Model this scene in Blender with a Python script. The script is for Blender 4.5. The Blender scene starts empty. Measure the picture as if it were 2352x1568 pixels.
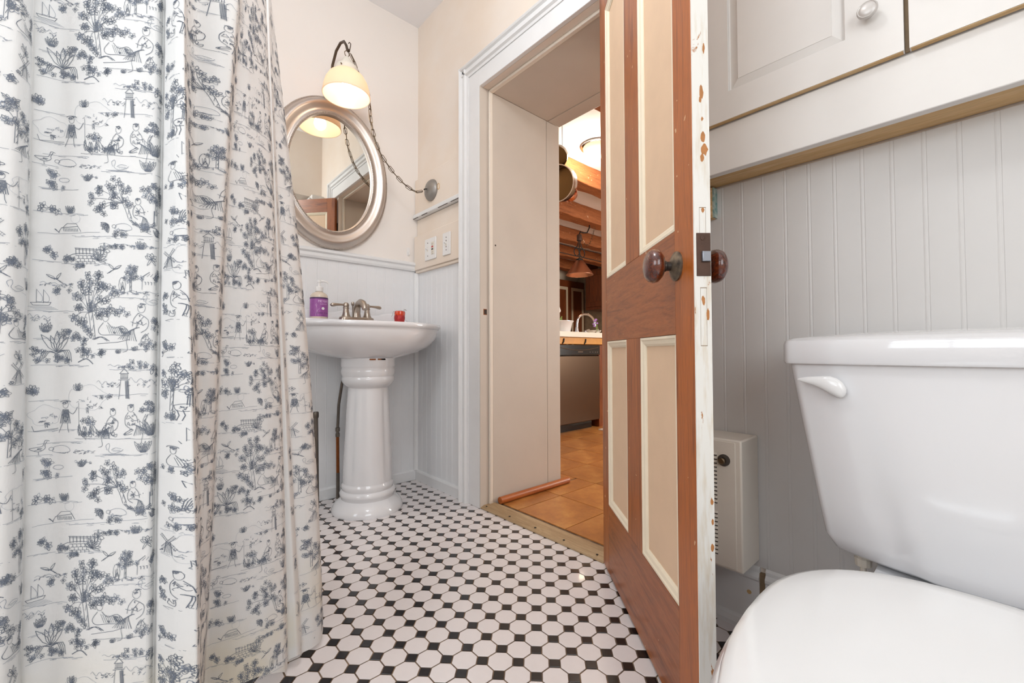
import bpy, bmesh, math, random
import numpy as np
from mathutils import Vector, Matrix

sc = bpy.context.scene
col = sc.collection
random.seed(7)

# ------------------------------------------------------------------ camera
cam_d = bpy.data.cameras.new('camera')
cam_d.sensor_width = 36.0
cam_d.lens = 14.936
cam_d.clip_start = 0.02
cam = bpy.data.objects.new('camera', cam_d)
col.objects.link(cam)
CAM = Vector((2.178, -1.214, 0.718))
yaw, pit, roll = math.radians(-48.319), math.radians(1.378), math.radians(-0.15)
fwd = Vector((math.sin(yaw) * math.cos(pit), math.cos(yaw) * math.cos(pit), math.sin(pit)))
rgt = Vector((math.cos(yaw), -math.sin(yaw), 0))
upv = rgt.cross(fwd)
r2 = rgt * math.cos(roll) + upv * math.sin(roll)
u2 = upv * math.cos(roll) - rgt * math.sin(roll)
cam.matrix_world = Matrix(((r2.x, u2.x, -fwd.x, CAM.x), (r2.y, u2.y, -fwd.y, CAM.y), (r2.z, u2.z, -fwd.z, CAM.z), (0, 0, 0, 1)))
sc.camera = cam

# ------------------------------------------------------------------ world, lights, exposure
w = bpy.data.worlds.new('world'); sc.world = w; w.use_nodes = True
w.node_tree.nodes['Background'].inputs[0].default_value = (0.85, 0.92, 1.0, 1)
w.node_tree.nodes['Background'].inputs[1].default_value = 0.6
sc.view_settings.view_transform = 'Standard'
sc.view_settings.look = 'None'
sc.view_settings.exposure = 0.0
sc.view_settings.gamma = 1.0
sc.view_settings.use_curve_mapping = False
sc.cycles.max_bounces = 8
sc.cycles.sample_clamp_indirect = 6.0

def area(name, loc, target, sx, sy, power, color):
    d = bpy.data.lights.new(name, 'AREA'); d.shape = 'RECTANGLE'; d.size = sx; d.size_y = sy
    d.energy = power; d.color = color
    o = bpy.data.objects.new(name, d); col.objects.link(o); o.location = loc
    o.rotation_euler = (Vector(target) - Vector(loc)).to_track_quat('-Z', 'Y').to_euler()
    return o
# added fill lights at two invented windows behind and beside the camera
area('fill_light_back', (1.9, -3.05, 1.55), (1.9, 0.0, 1.55), 1.35, 1.15, 23.0, (0.90, 0.96, 1.0))
area('fill_light_side', (3.36, -1.75, 1.5), (0.0, -1.75, 1.5), 1.35, 1.15, 22.0, (0.90, 0.96, 1.0))
# (the added fill globe glows from its own builder)
# kitchen: added fill light at the right, no window there, ceiling lamp
area('fill_light_kitchen', (2.6, 3.4, 1.25), (-0.6, 2.6, 1.75), 1.4, 1.2, 85.0, (1.0, 0.97, 0.92))

# ------------------------------------------------------------------ materials
MATS = {}
def srgb(r, g, b):
    f = lambda c: (c / 255 / 12.92) if c / 255 <= 0.04045 else ((c / 255 + 0.055) / 1.055) ** 2.4
    return (f(r), f(g), f(b), 1.0)
def newmat(name):
    m = bpy.data.materials.new(name); m.use_nodes = True
    return m, m.node_tree, m.node_tree.nodes['Principled BSDF']
def mix(nt, fac, a, b):
    n = nt.nodes.new('ShaderNodeMix'); n.data_type = 'RGBA'
    for sock, v in ((0, fac), (6, a), (7, b)):
        if hasattr(v, 'is_linked') or hasattr(v, 'links'): nt.links.new(v, n.inputs[sock])
        else: n.inputs[sock].default_value = v
    return n.outputs[2]
def coords(nt, scale=(1, 1, 1), kind='Object'):
    tc = nt.nodes.new('ShaderNodeTexCoord'); mp = nt.nodes.new('ShaderNodeMapping')
    nt.links.new(tc.outputs[kind], mp.inputs[0]); mp.inputs['Scale'].default_value = scale
    return mp.outputs[0]
def noise(nt, vec, scale, detail=4, rough=0.55, dist=0.0):
    n = nt.nodes.new('ShaderNodeTexNoise'); nt.links.new(vec, n.inputs['Vector'])
    n.inputs['Scale'].default_value = scale; n.inputs['Detail'].default_value = detail
    n.inputs['Roughness'].default_value = rough; n.inputs['Distortion'].default_value = dist
    return n.outputs[0]
def ramp(nt, fac, stops):
    n = nt.nodes.new('ShaderNodeValToRGB'); nt.links.new(fac, n.inputs[0])
    e = n.color_ramp.elements
    while len(e) < len(stops): e.new(0.5)
    for i, (p, c) in enumerate(stops): e[i].position = p; e[i].color = c
    return n.outputs[0]
def bump(nt, b, h, strength, dist=0.002):
    n = nt.nodes.new('ShaderNodeBump'); n.inputs['Strength'].default_value = strength; n.inputs['Distance'].default_value = dist
    nt.links.new(h, n.inputs['Height']); nt.links.new(n.outputs[0], b.inputs['Normal'])
def mat(name, c, rough=0.5, metal=0.0, var=0.0, vscale=6.0, bmp=0.0, bscale=60.0, coat=0.0, spec=0.5, c2=None):
    if name in MATS: return MATS[name]
    m, nt, b = newmat(name)
    b.inputs['Base Color'].default_value = c; b.inputs['Roughness'].default_value = rough; b.inputs['Metallic'].default_value = metal
    b.inputs['Specular IOR Level'].default_value = spec
    if coat: b.inputs['Coat Weight'].default_value = coat; b.inputs['Coat Roughness'].default_value = 0.05
    if var or bmp:
        v = coords(nt)
    if var:
        f = noise(nt, v, vscale)
        d = c2 or tuple(x * (1 - var) for x in c[:3]) + (1,)
        nt.links.new(mix(nt, ramp(nt, f, [(0.35, (0, 0, 0, 1)), (0.7, (1, 1, 1, 1))]), c, d), b.inputs['Base Color'])
    if bmp: bump(nt, b, noise(nt, v, bscale, 6), bmp)
    MATS[name] = m
    return m
def wood(name, c1, c2, c3, stretch=(6, 6, 0.5), rough=0.4, chips=None, coat=0.15):
    m, nt, b = newmat(name)
    v = coords(nt, stretch)
    f = noise(nt, v, 5.0, 8, 0.6, 1.2)
    g = noise(nt, coords(nt, tuple(s * 6 for s in stretch)), 9.0, 4, 0.6)
    base = ramp(nt, f, [(0.28, c1), (0.5, c2), (0.72, c3)])
    dk = mix(nt, ramp(nt, g, [(0.42, (0, 0, 0, 1)), (0.75, (0.45, 0.45, 0.45, 1))]), base, tuple(x * 0.55 for x in c1[:3]) + (1,))
    if chips:
        cn = noise(nt, coords(nt, (1, 1, 1)), 55.0, 2, 0.4)
        dk = mix(nt, ramp(nt, cn, [(0.735, (0, 0, 0, 1)), (0.75, (1, 1, 1, 1))]), dk, chips)
    nt.links.new(dk, b.inputs['Base Color'])
    b.inputs['Roughness'].default_value = rough; b.inputs['Coat Weight'].default_value = coat; b.inputs['Coat Roughness'].default_value = 0.2
    bump(nt, b, g, 0.08, 0.001)
    MATS[name] = m
    return m

mat('wall_cream', srgb(238, 227, 216), 0.75, var=0.05, vscale=2.2, bmp=0.12, bscale=55, c2=srgb(233, 216, 198))
mat('wall_white', srgb(242, 235, 229), 0.7, var=0.04, vscale=2.0, bmp=0.1, bscale=50)
mat('ceiling_paint', srgb(244, 242, 243), 0.85, bmp=0.08, bscale=40)
mat('paint_white', srgb(234, 234, 234), 0.42, var=0.035, vscale=9, bmp=0.06, bscale=70)
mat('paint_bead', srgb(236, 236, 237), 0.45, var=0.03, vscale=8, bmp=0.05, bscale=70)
mat('paint_bead_shaded', srgb(212, 210, 208), 0.45, var=0.03, vscale=8, bmp=0.05, bscale=70)  # paint_bead darkened: shade on the toilet wall put into the colour
mat('jamb_paint', srgb(204, 193, 181), 0.55, var=0.05, vscale=5, bmp=0.1, bscale=40)
mat('trim_cream', srgb(233, 222, 208), 0.5, var=0.04, vscale=8)
mat('ceramic', srgb(229, 229, 231), 0.09, coat=0.6)
mat('ceramic_seat', srgb(233, 233, 233), 0.16, coat=0.3)
mat('cabinet_paint', srgb(232, 229, 225), 0.45, var=0.04, vscale=7, bmp=0.05, bscale=60)
mat('tile_white', srgb(231, 224, 223), 0.22, var=0.03, vscale=30, coat=0.25)
mat('tile_black', srgb(30, 26, 27), 0.2, var=0.2, vscale=40, coat=0.25)
mat('grout', srgb(84, 66, 54), 0.9, var=0.35, vscale=25, bmp=0.3, bscale=160, c2=srgb(140, 116, 92))
mat('nickel', srgb(178, 166, 154), 0.3, 1.0, bmp=0.02, bscale=200)
mat('frame_silver', srgb(200, 190, 182), 0.36, 1.0, bmp=0.04, bscale=120)
mat('chrome', srgb(215, 215, 218), 0.08, 1.0)
mat('pewter', srgb(150, 146, 142), 0.45, 0.7, bmp=0.25, bscale=160)
mat('chain_metal', srgb(128, 112, 92), 0.35, 1.0)
mat('arm_metal', srgb(96, 82, 70), 0.4, 0.9)
mat('dark_metal', srgb(70, 66, 62), 0.45, 0.8)
mat('iron_black', srgb(40, 38, 36), 0.5, 0.6)
mat('rust_plate', srgb(86, 62, 50), 0.6, 0.3, var=0.3, vscale=40, bmp=0.2, bscale=90)
mat('rose_metal', srgb(82, 76, 70), 0.45, 0.8, var=0.4, vscale=60, c2=srgb(150, 135, 115))
mat('latch_steel', srgb(150, 155, 165), 0.3, 0.9)
mat('copper_pipe', srgb(150, 88, 48), 0.35, 0.9, var=0.3, vscale=30)
mat('steel_pipe', srgb(120, 112, 104), 0.4, 0.85, var=0.3, vscale=20)
mat('raw_wood_dark', srgb(146, 124, 96), 0.7, var=0.3, vscale=30)
mat('plastic_white', srgb(238, 236, 234), 0.3)
mat('knob_grey', srgb(206, 202, 198), 0.35, 0.2)
mat('plastic_cream', srgb(232, 225, 212), 0.35)
mat('soap_liquid', srgb(214, 198, 180), 0.25, coat=0.4)
mat('label_purple', srgb(156, 84, 158), 0.4, var=0.15, vscale=60)
mat('label_dark', srgb(70, 40, 84), 0.45)
mat('label_pale', srgb(226, 196, 226), 0.5)
mat('red_glitter', srgb(150, 24, 34), 0.3, 0.2, var=0.5, vscale=420, bmp=0.6, bscale=500, c2=srgb(214, 60, 52))
mat('red_amber', srgb(214, 66, 28), 0.12, coat=0.5)
mat('heater_paint', srgb(234, 225, 213), 0.4, var=0.04, vscale=10)
mat('slot_dark', srgb(78, 70, 64), 0.7)
mat('door_panel', srgb(226, 194, 162), 0.5, var=0.05, vscale=14, bmp=0.06, bscale=80)
mat('door_mould', srgb(238, 224, 200), 0.5, var=0.05, vscale=20)
mat('bare_chip', srgb(186, 126, 74), 0.7, var=0.2, vscale=60)
mat('crack_dark', srgb(60, 46, 36), 0.8)
mat('red_button', srgb(196, 62, 70), 0.5)
mat('black_plastic', srgb(18, 18, 20), 0.22, coat=0.3)
mat('rust_stain', srgb(150, 86, 40), 0.8, var=0.4, vscale=60)
wood('wood_v', srgb(118, 60, 26), srgb(164, 90, 40), srgb(178, 108, 54), (9, 9, 0.55), chips=srgb(214, 178, 140))
wood('wood_stile', srgb(124, 60, 20), srgb(180, 98, 34), srgb(150, 82, 40), (10, 10, 0.5), chips=srgb(214, 178, 140))
wood('wood_h', srgb(116, 60, 28), srgb(158, 88, 42), srgb(168, 102, 56), (0.9, 9, 9), chips=srgb(210, 172, 136))
wood('knob_wood', srgb(44, 15, 8), srgb(84, 30, 12), srgb(122, 52, 18), (18, 18, 18), rough=0.15, coat=0.9)
wood('threshold_wood', srgb(150, 122, 88), srgb(176, 148, 112), srgb(190, 164, 128), (0.8, 12, 12), rough=0.6, coat=0.0)
wood('pine_raw', srgb(196, 156, 104), srgb(212, 176, 126), srgb(222, 192, 148), (0.7, 10, 10), rough=0.65, coat=0.0)
wood('orange_wood', srgb(148, 74, 26), srgb(178, 96, 40), srgb(190, 110, 52), (10, 0.7, 10), rough=0.4)
wood('beam_wood', srgb(118, 62, 24), srgb(160, 92, 44), srgb(180, 108, 58), (9, 0.8, 9), rough=0.7, chips=srgb(226, 200, 168), coat=0.0)
wood('kitchen_cab', srgb(84, 40, 18), srgb(122, 62, 28), srgb(140, 76, 36), (8, 8, 0.6), rough=0.35)

def door_edge_mat():
    m, nt, b = newmat('chipped_white_edge')
    v = coords(nt, (1, 1, 0.45))
    f = noise(nt, v, 26.0, 6, 0.62, 0.6)
    g = noise(nt, coords(nt, (1, 1, 0.12)), 90.0, 4, 0.6)
    c = mix(nt, ramp(nt, g, [(0.5, (0, 0, 0, 1)), (0.72, (0.6, 0.6, 0.6, 1))]), srgb(232, 230, 224), srgb(206, 188, 160))
    c = mix(nt, ramp(nt, f, [(0.615, (0, 0, 0, 1)), (0.635, (1, 1, 1, 1))]), c, srgb(176, 118, 66))
    nt.links.new(c, b.inputs['Base Color']); b.inputs['Roughness'].default_value = 0.5
    bump(nt, b, f, 0.2, 0.001)
    MATS['door_edge'] = m
door_edge_mat()

def terracotta():
    m, nt, b = newmat('terracotta_tile')
    f = noise(nt, coords(nt), 6.0, 7, 0.6)
    g = noise(nt, coords(nt), 60.0, 4, 0.6)
    c = ramp(nt, f, [(0.3, srgb(150, 92, 44)), (0.5, srgb(182, 120, 62)), (0.7, srgb(206, 150, 84))])
    c = mix(nt, ramp(nt, g, [(0.5, (0, 0, 0, 1)), (0.8, (0.4, 0.4, 0.4, 1))]), c, srgb(140, 92, 54))
    oi = nt.nodes.new('ShaderNodeObjectInfo')
    hs = nt.nodes.new('ShaderNodeHueSaturation'); nt.links.new(c, hs.inputs['Color'])
    mr = nt.nodes.new('ShaderNodeMapRange'); nt.links.new(oi.outputs['Random'], mr.inputs[0]); mr.inputs[3].default_value = 0.85; mr.inputs[4].default_value = 1.1
    nt.links.new(mr.outputs[0], hs.inputs['Value'])
    nt.links.new(hs.outputs[0], b.inputs['Base Color']); b.inputs['Roughness'].default_value = 0.35
    bump(nt, b, f, 0.15, 0.002)
    MATS['terracotta'] = m
terracotta()

def fabric():
    m, nt, b = newmat('cotton_fabric')
    v = coords(nt)
    f = noise(nt, v, 7.0, 3)
    sep = nt.nodes.new('ShaderNodeSeparateXYZ'); nt.links.new(v, sep.inputs[0])
    # faint old water stain running along the hem
    low = nt.nodes.new('ShaderNodeMapRange'); nt.links.new(sep.outputs[2], low.inputs[0])
    low.inputs[1].default_value = 0.28; low.inputs[2].default_value = 0.02; low.inputs[3].default_value = 0.0; low.inputs[4].default_value = 1.0
    mul = nt.nodes.new('ShaderNodeMath'); mul.operation = 'MULTIPLY'
    nt.links.new(low.outputs[0], mul.inputs[0]); nt.links.new(ramp(nt, f, [(0.4, (0, 0, 0, 1)), (0.62, (1, 1, 1, 1))]), mul.inputs[1])
    c = mix(nt, mul.outputs[0], srgb(226, 226, 225), srgb(224, 216, 196))
    nt.links.new(c, b.inputs['Base Color']); b.inputs['Roughness'].default_value = 0.9; b.inputs['Specular IOR Level'].default_value = 0.2
    b.inputs['Sheen Weight'].default_value = 0.1
    bump(nt, b, noise(nt, v, 900.0, 2), 0.15, 0.0005)
    MATS['fabric'] = m
fabric()
mat('ink_dark', srgb(112, 119, 131), 0.9, spec=0.1)
mat('ink_mid', srgb(140, 148, 162), 0.9, spec=0.1)
mat('ink_pale', srgb(182, 187, 195), 0.9, spec=0.1)

def emit(name, c, s):
    m = bpy.data.materials.new(name); m.use_nodes = True; nt = m.node_tree
    nt.nodes.remove(nt.nodes['Principled BSDF'])
    e = nt.nodes.new('ShaderNodeEmission'); e.inputs[0].default_value = c; e.inputs[1].default_value = s
    nt.links.new(e.outputs[0], nt.nodes['Material Output'].inputs[0]); MATS[name] = m
emit('bulb_glow', (1.0, 0.86, 0.70, 1), 15.0)
emit('kitchen_bulb', (1.0, 0.80, 0.55, 1), 40.0)
emit('fill_globe_glow', (0.96, 0.985, 1.0, 1), 36.0)  # glow of the added fill globe, out of view

def opal():
    m = bpy.data.materials.new('opal_glass'); m.use_nodes = True; nt = m.node_tree; b = nt.nodes['Principled BSDF']
    b.inputs['Base Color'].default_value = srgb(250, 240, 222); b.inputs['Roughness'].default_value = 0.25
    t = nt.nodes.new('ShaderNodeBsdfTranslucent'); t.inputs[0].default_value = srgb(255, 226, 196)
    mx = nt.nodes.new('ShaderNodeMixShader'); mx.inputs[0].default_value = 0.40
    nt.links.new(b.outputs[0], mx.inputs[1]); nt.links.new(t.outputs[0], mx.inputs[2]); nt.links.new(mx.outputs[0], nt.nodes['Material Output'].inputs[0])
    MATS['opal'] = m
opal()
def mirror_mat():
    m, nt, b = newmat('mirror_glass'); b.inputs['Base Color'].default_value = (0.70, 0.69, 0.65, 1); b.inputs['Metallic'].default_value = 1.0; b.inputs['Roughness'].default_value = 0.01
    MATS['mirror'] = m
mirror_mat()
def glass_mat():
    m, nt, b = newmat('clear_glass'); b.inputs['Base Color'].default_value = (0.95, 0.98, 0.97, 1); b.inputs['Roughness'].default_value = 0.03; b.inputs['Transmission Weight'].default_value = 1.0; b.inputs['IOR'].default_value = 1.3
    MATS['glass'] = m
glass_mat()

# ------------------------------------------------------------------ mesh helpers
class MB:
    def __init__(s): s.v = []; s.f = []; s.m = []; s.mats = []
    def _mi(s, m):
        if m is None: return 0
        if m not in s.mats: s.mats.append(m)
        return s.mats.index(m)
    def add(s, vs, fs, m=None):
        o = len(s.v); s.v += [tuple(p) for p in vs]; s.f += [[i + o for i in f] for f in fs]; s.m += [s._mi(m)] * len(fs); return s
    def box(s, x0, x1, y0, y1, z0, z1, m=None):
        x0, x1 = sorted((x0, x1)); y0, y1 = sorted((y0, y1)); z0, z1 = sorted((z0, z1))
        v = [(x0, y0, z0), (x1, y0, z0), (x1, y1, z0), (x0, y1, z0), (x0, y0, z1), (x1, y0, z1), (x1, y1, z1), (x0, y1, z1)]
        return s.add(v, [[0, 3, 2, 1], [4, 5, 6, 7], [0, 1, 5, 4], [1, 2, 6, 5], [2, 3, 7, 6], [3, 0, 4, 7]], m)
    def rings(s, rings, closed=True, cap0=True, cap1=True, m=None):
        n = len(rings[0]); v = [p for r in rings for p in r]; f = []
        for i in range(len(rings) - 1):
            for j in range(n if closed else n - 1):
                a = i * n + j; b = i * n + (j + 1) % n
                f.append([a, b, b + n, a + n])
        if cap0: f.append(list(range(n))[::-1])
        if cap1: f.append([(len(rings) - 1) * n + j for j in range(n)])
        return s.add(v, f, m)
    def lathe(s, prof, n=32, c=(0, 0, 0), mod=None, cap0=True, cap1=True, m=None, sx=1.0, sy=1.0):
        R = []
        for k, (r, z) in enumerate(prof):
            ring = []
            for j in range(n):
                a = 2 * math.pi * j / n
                q = r * (mod(a, z) if mod else 1)
                ring.append((c[0] + q * math.cos(a) * sx, c[1] + q * math.sin(a) * sy, c[2] + z))
            R.append(ring)
        return s.rings(R, True, cap0, cap1, m)
    def tube(s, pts, r, n=10, m=None, closed=False):
        P = [Vector(p) for p in pts]; R = []
        rr = r if isinstance(r, (list, tuple)) else [r] * len(P)
        t0 = None
        for i, p in enumerate(P):
            if closed: t = (P[(i + 1) % len(P)] - P[i - 1])
            else: t = P[min(i + 1, len(P) - 1)] - P[max(i - 1, 0)]
            t.normalize()
            if t0 is None:
                a = t.orthogonal().normalized()
            else:
                a = (a - t * a.dot(t)); a = a.normalized() if a.length > 1e-6 else t.orthogonal().normalized()
            t0 = t; b = t.cross(a)
            R.append([p + (a * math.cos(2 * math.pi * k / n) + b * math.sin(2 * math.pi * k / n)) * rr[i] for k in range(n)])
        if closed:
            R.append(R[0]); return s.rings(R, True, False, False, m)
        return s.rings(R, True, True, True, m)
    def extrude(s, poly, axis, a, b, m=None):
        # poly: 2D points; axis 'x' -> poly is (y,z); 'y' -> (x,z); 'z' -> (x,y)
        mk = {'x': lambda p, t: (t, p[0], p[1]), 'y': lambda p, t: (p[0], t, p[1]), 'z': lambda p, t: (p[0], p[1], t)}[axis]
        return s.rings([[mk(p, a) for p in poly], [mk(p, b) for p in poly]], True, True, True, m)
    def xf(s, M):
        s.v = [tuple(M @ Vector(p)) for p in s.v]; return s
    def mesh(s, name, mt=None):
        me = bpy.data.meshes.new(name); me.from_pydata(s.v, [], s.f)
        if s.mats:
            for k in s.mats: me.materials.append(MATS[k])
            me.polygons.foreach_set('material_index', s.m)
        elif mt: me.materials.append(MATS[mt])
        bm = bmesh.new(); bm.from_mesh(me); bmesh.ops.recalc_face_normals(bm, faces=bm.faces); bm.to_mesh(me); bm.free()
        return me
    def build(s, name, mt=None, parent=None, smooth=False, bev=0.0, sub=0, segs=2):
        me = s.mesh(name, mt)
        o = bpy.data.objects.new(name, me); col.objects.link(o)
        if parent is not None: o.parent = parent
        if bev:
            md = o.modifiers.new('edge', 'BEVEL'); md.width = bev; md.segments = segs; md.limit_method = 'ANGLE'; md.angle_limit = math.radians(35)
        if sub:
            md = o.modifiers.new('smooth', 'SUBSURF'); md.levels = sub; md.render_levels = sub
        if smooth or bev or sub:
            shade(me, 40 if not sub else 80)
        return o
def shade(me, ang=40):
    me.polygons.foreach_set('use_smooth', [True] * len(me.polygons))
    try: me.set_sharp_from_angle(angle=math.radians(ang))
    except Exception: pass
    me.update()
def tag(o, label, cat=None, group=None, kind=None):
    o['label'] = label
    if cat: o['category'] = cat
    if group: o['group'] = group
    if kind: o['kind'] = kind
    return o
def thing(name, label, cat, loc=(0, 0, 0), group=None, kind=None):
    o = bpy.data.objects.new(name, None); o.empty_display_size = 0.05; col.objects.link(o); o.location = loc
    return tag(o, label, cat, group, kind)
def box(name, mt, b, parent=None, bev=0.0, off=(0, 0, 0)):
    x0, x1, y0, y1, z0, z1 = b
    return MB().box(x0 - off[0], x1 - off[0], y0 - off[1], y1 - off[1], z0 - off[2], z1 - off[2]).build(name, mt, parent, bev=bev)
def struct(o, label): return tag(o, label, None, None, 'structure')
def rounded(x0, x1, y0, y1, r, n=4):
    P = []
    for cx, cy, a0 in ((x1 - r, y1 - r, 0), (x0 + r, y1 - r, 90), (x0 + r, y0 + r, 180), (x1 - r, y0 + r, 270)):
        for k in range(n + 1):
            a = math.radians(a0 + 90 * k / n); P.append((cx + r * math.cos(a), cy + r * math.sin(a)))
    return P
def Mrot(axis, ang): return Matrix.Rotation(ang, 4, axis)
def align(d):  # z axis -> d
    return Vector((0, 0, 1)).rotation_difference(Vector(d).normalized()).to_matrix().to_4x4()
# ------------------------------------------------------------------ room shell
CEIL = 2.603; XR = 3.3; YB = -3.0; DEP = 0.52
OX0, OX1, OZ = 0.611, 1.306, 1.964
wa = struct(box('wall_left', 'wall_white', (-0.12, 0, YB - 0.12, 0.0, -0.1, CEIL + 0.1)), 'white painted plaster wall behind the oval mirror and pedestal sink')
m = MB()
m.box(-0.12, OX0, 0, DEP, -0.1, CEIL + 0.1); m.box(OX1, XR + 0.12, 0, DEP, -0.1, CEIL + 0.1); m.box(OX0, OX1, 0, DEP, OZ, CEIL + 0.1)
wb = struct(m.build('wall_back', 'wall_cream'), 'thick cream plaster wall pierced by the open kitchen doorway')
m = MB()
m.box(XR, XR + 0.12, YB, -2.45, -0.1, CEIL + 0.1); m.box(XR, XR + 0.12, -1.05, 0, -0.1, CEIL + 0.1); m.box(XR, XR + 0.12, -2.45, -1.05, -0.1, 0.9); m.box(XR, XR + 0.12, -2.45, -1.05, 2.1, CEIL + 0.1)
struct(m.build('wall_right', 'wall_cream'), 'cream plaster wall with an added window beside the toilet')
m = MB()
m.box(-0.12, 1.2, YB - 0.12, YB, -0.1, CEIL + 0.1); m.box(2.6, XR + 0.12, YB - 0.12, YB, -0.1, CEIL + 0.1)
m.box(1.2, 2.6, YB - 0.12, YB, -0.1, 0.95); m.box(1.2, 2.6, YB - 0.12, YB, 2.15, CEIL + 0.1)
struct(m.build('wall_front', 'wall_cream'), 'cream plaster wall with an added window')
wn = struct(bpy.data.objects.new('added_window_1', None), 'added white framed window opposite the doorway for fill light'); col.objects.link(wn)  # invented opening, added to carry the back fill light
for b in ((1.2, 2.6, 0.95, 1.0), (1.2, 2.6, 2.1, 2.15), (1.2, 1.25, 1.0, 2.1), (2.55, 2.6, 1.0, 2.1), (1.88, 1.92, 1.0, 2.1), (1.25, 2.55, 1.53, 1.57)):
    box('added_window_frame', 'paint_white', (b[0], b[1], YB - 0.04, YB - 0.005, b[2], b[3]), wn)
wn2 = struct(bpy.data.objects.new('added_window_2', None), 'added white framed window past the toilet for fill light'); col.objects.link(wn2)  # invented opening, added to carry the side fill light
for b in ((-2.45, -1.05, 0.9, 0.95), (-2.45, -1.05, 2.05, 2.1), (-2.45, -2.4, 0.95, 2.05), (-1.1, -1.05, 0.95, 2.05), (-1.77, -1.73, 0.95, 2.05), (-2.4, -1.1, 1.48, 1.52)):
    box('added_window_frame', 'paint_white', (XR + 0.005, XR + 0.04, b[0], b[1], b[2], b[3]), wn2)
struct(box('ceiling', 'ceiling_paint', (-0.12, XR + 0.12, YB - 0.12, 0.0, CEIL, CEIL + 0.1)), 'off-white flat plaster ceiling of the bathroom')
struct(box('wall_soffit', 'wall_cream', (1.72, XR, -0.33, 0, 2.06, CEIL)), 'cream boxed soffit above the white wall cabinet')
fl = struct(box('floor', 'grout', (-0.02, XR, YB, 0.02, -0.08, -0.0016)), 'floor of white octagon tiles with small black square dots')

# beadboard: every board is a piece of its own, with a bead along one edge
def bead_poly(w0):
    # (along, proud) profile; proud towards the room
    p = [(0.0, 0.0), (0.0, 0.0064), (0.0008, 0.007)]
    fw_ = w0 - 0.0075
    p += [(fw_ - 0.0008, 0.007), (fw_, 0.0066), (fw_ + 0.0010, 0.0070), (fw_ + 0.0030, 0.0073), (fw_ + 0.0055, 0.0070), (fw_ + 0.0068, 0.0064), (w0, 0.0064), (w0, 0.0)]
    return p
def beadboard(parent, axis, a0, a1, z0, z1, mt, step=0.05):
    me = None; k = 0; a = a0
    while a < a1 - 0.004:
        wd = min(step, a1 - a)
        if abs(wd - step) < 1e-6 and me is not None:
            o = bpy.data.objects.new('board', me); col.objects.link(o)
        else:
            mb = MB()
            if axis == 'x': mb.extrude([(t, -q) for t, q in bead_poly(wd)], 'z', z0, z1)
            else: mb.extrude([(q, t) for t, q in bead_poly(wd)], 'z', z0, z1)
            o = mb.build('board', mt, None)
            if abs(wd - step) < 1e-6: me = o.data
        o.parent = parent
        o.location = (a, 0, 0) if axis == 'x' else (0, a, 0)
        a += step
beadboard(wa, 'y', -1.85, -0.02, 0.05, 1.178, 'paint_bead')
beadboard(wb, 'x', 0.020, 0.470, 0.05, 1.165, 'paint_bead')
beadboard(wb, 'x', 1.450, 2.9, 0.165, 1.168, 'paint_bead_shaded')

# trims and baseboards
def moulded(name, mt, prof, axis, a, b, label, sign=1, parent=None):
    mb = MB()
    if axis == 'x': mb.extrude([(-t, z) for t, z in prof], 'x', a, b)
    else: mb.extrude([(t, z) for t, z in prof], 'y', a, b)
    o = mb.build(name, mt, parent, smooth=False)
    if label: struct(o, label)
    return o
moulded('baseboard_left', 'paint_white', [(0, 0), (0.016, 0), (0.016, 0.048), (0.012, 0.055), (0, 0.055)], 'y', -1.85, 0, 'low white baseboard below the mirror wall')
moulded('baseboard_back', 'paint_white', [(0, 0), (0.02, 0), (0.02, 0.046), (0.015, 0.055), (0, 0.055)], 'x', 0.0, 0.47, 'low white baseboard between the sink corner and doorway')
bb = struct(bpy.data.objects.new('baseboard_right', None), 'tall worn white baseboard under the wall heater'); col.objects.link(bb)
prof = [(0, 0.0), (0.014, 0.0), (0.014, 0.128), (0.018, 0.134), (0.018, 0.140), (0.010, 0.150), (0.010, 0.158), (0.006, 0.166), (0, 0.166)]
moulded('board', 'paint_white', prof, 'x', 1.45, 1.776, None, parent=bb)
moulded('board', 'paint_white', prof, 'x', 1.790, XR, None, parent=bb)
MB().extrude([(-0.0, 0.02), (-0.011, 0.02), (-0.011, 0.15), (0, 0.15)], 'x', 1.776, 1.790).build('filler_strip', 'raw_wood_dark', bb)
moulded('shoe_moulding', 'paint_white', [(0.014, 0), (0.03, 0), (0.03, 0.012), (0.025, 0.024), (0.014, 0.028)], 'x', 1.45, XR, None, parent=bb)
for kx in (1.752, 1.86):
    MB().lathe([(0.0055, 0), (0.0055, 0.0006)], 12).xf(Matrix.Translation((kx, -0.0141, 0.095)) @ align((0, -1, 0))).build('knot', 'pine_raw', bb)
moulded('trim_1', 'paint_white', [(0, 1.176), (0.018, 1.176), (0.022, 1.186), (0.022, 1.200), (0.030, 1.208), (0.030, 1.218), (0.016, 1.226), (0, 1.228)], 'y', -1.85, 0, 'white moulded chair rail under the oval mirror')
q = [(0.008, -0.008)] + [(0.008 + 0.02 * math.cos(math.radians(a)), -0.008 - 0.02 * math.sin(math.radians(a))) for a in range(0, 91, 15)]
struct(MB().extrude(q, 'z', 0.055, 1.165).build('trim_2', 'paint_white', smooth=True), 'white quarter-round strip in the corner beside the sink')

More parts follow.
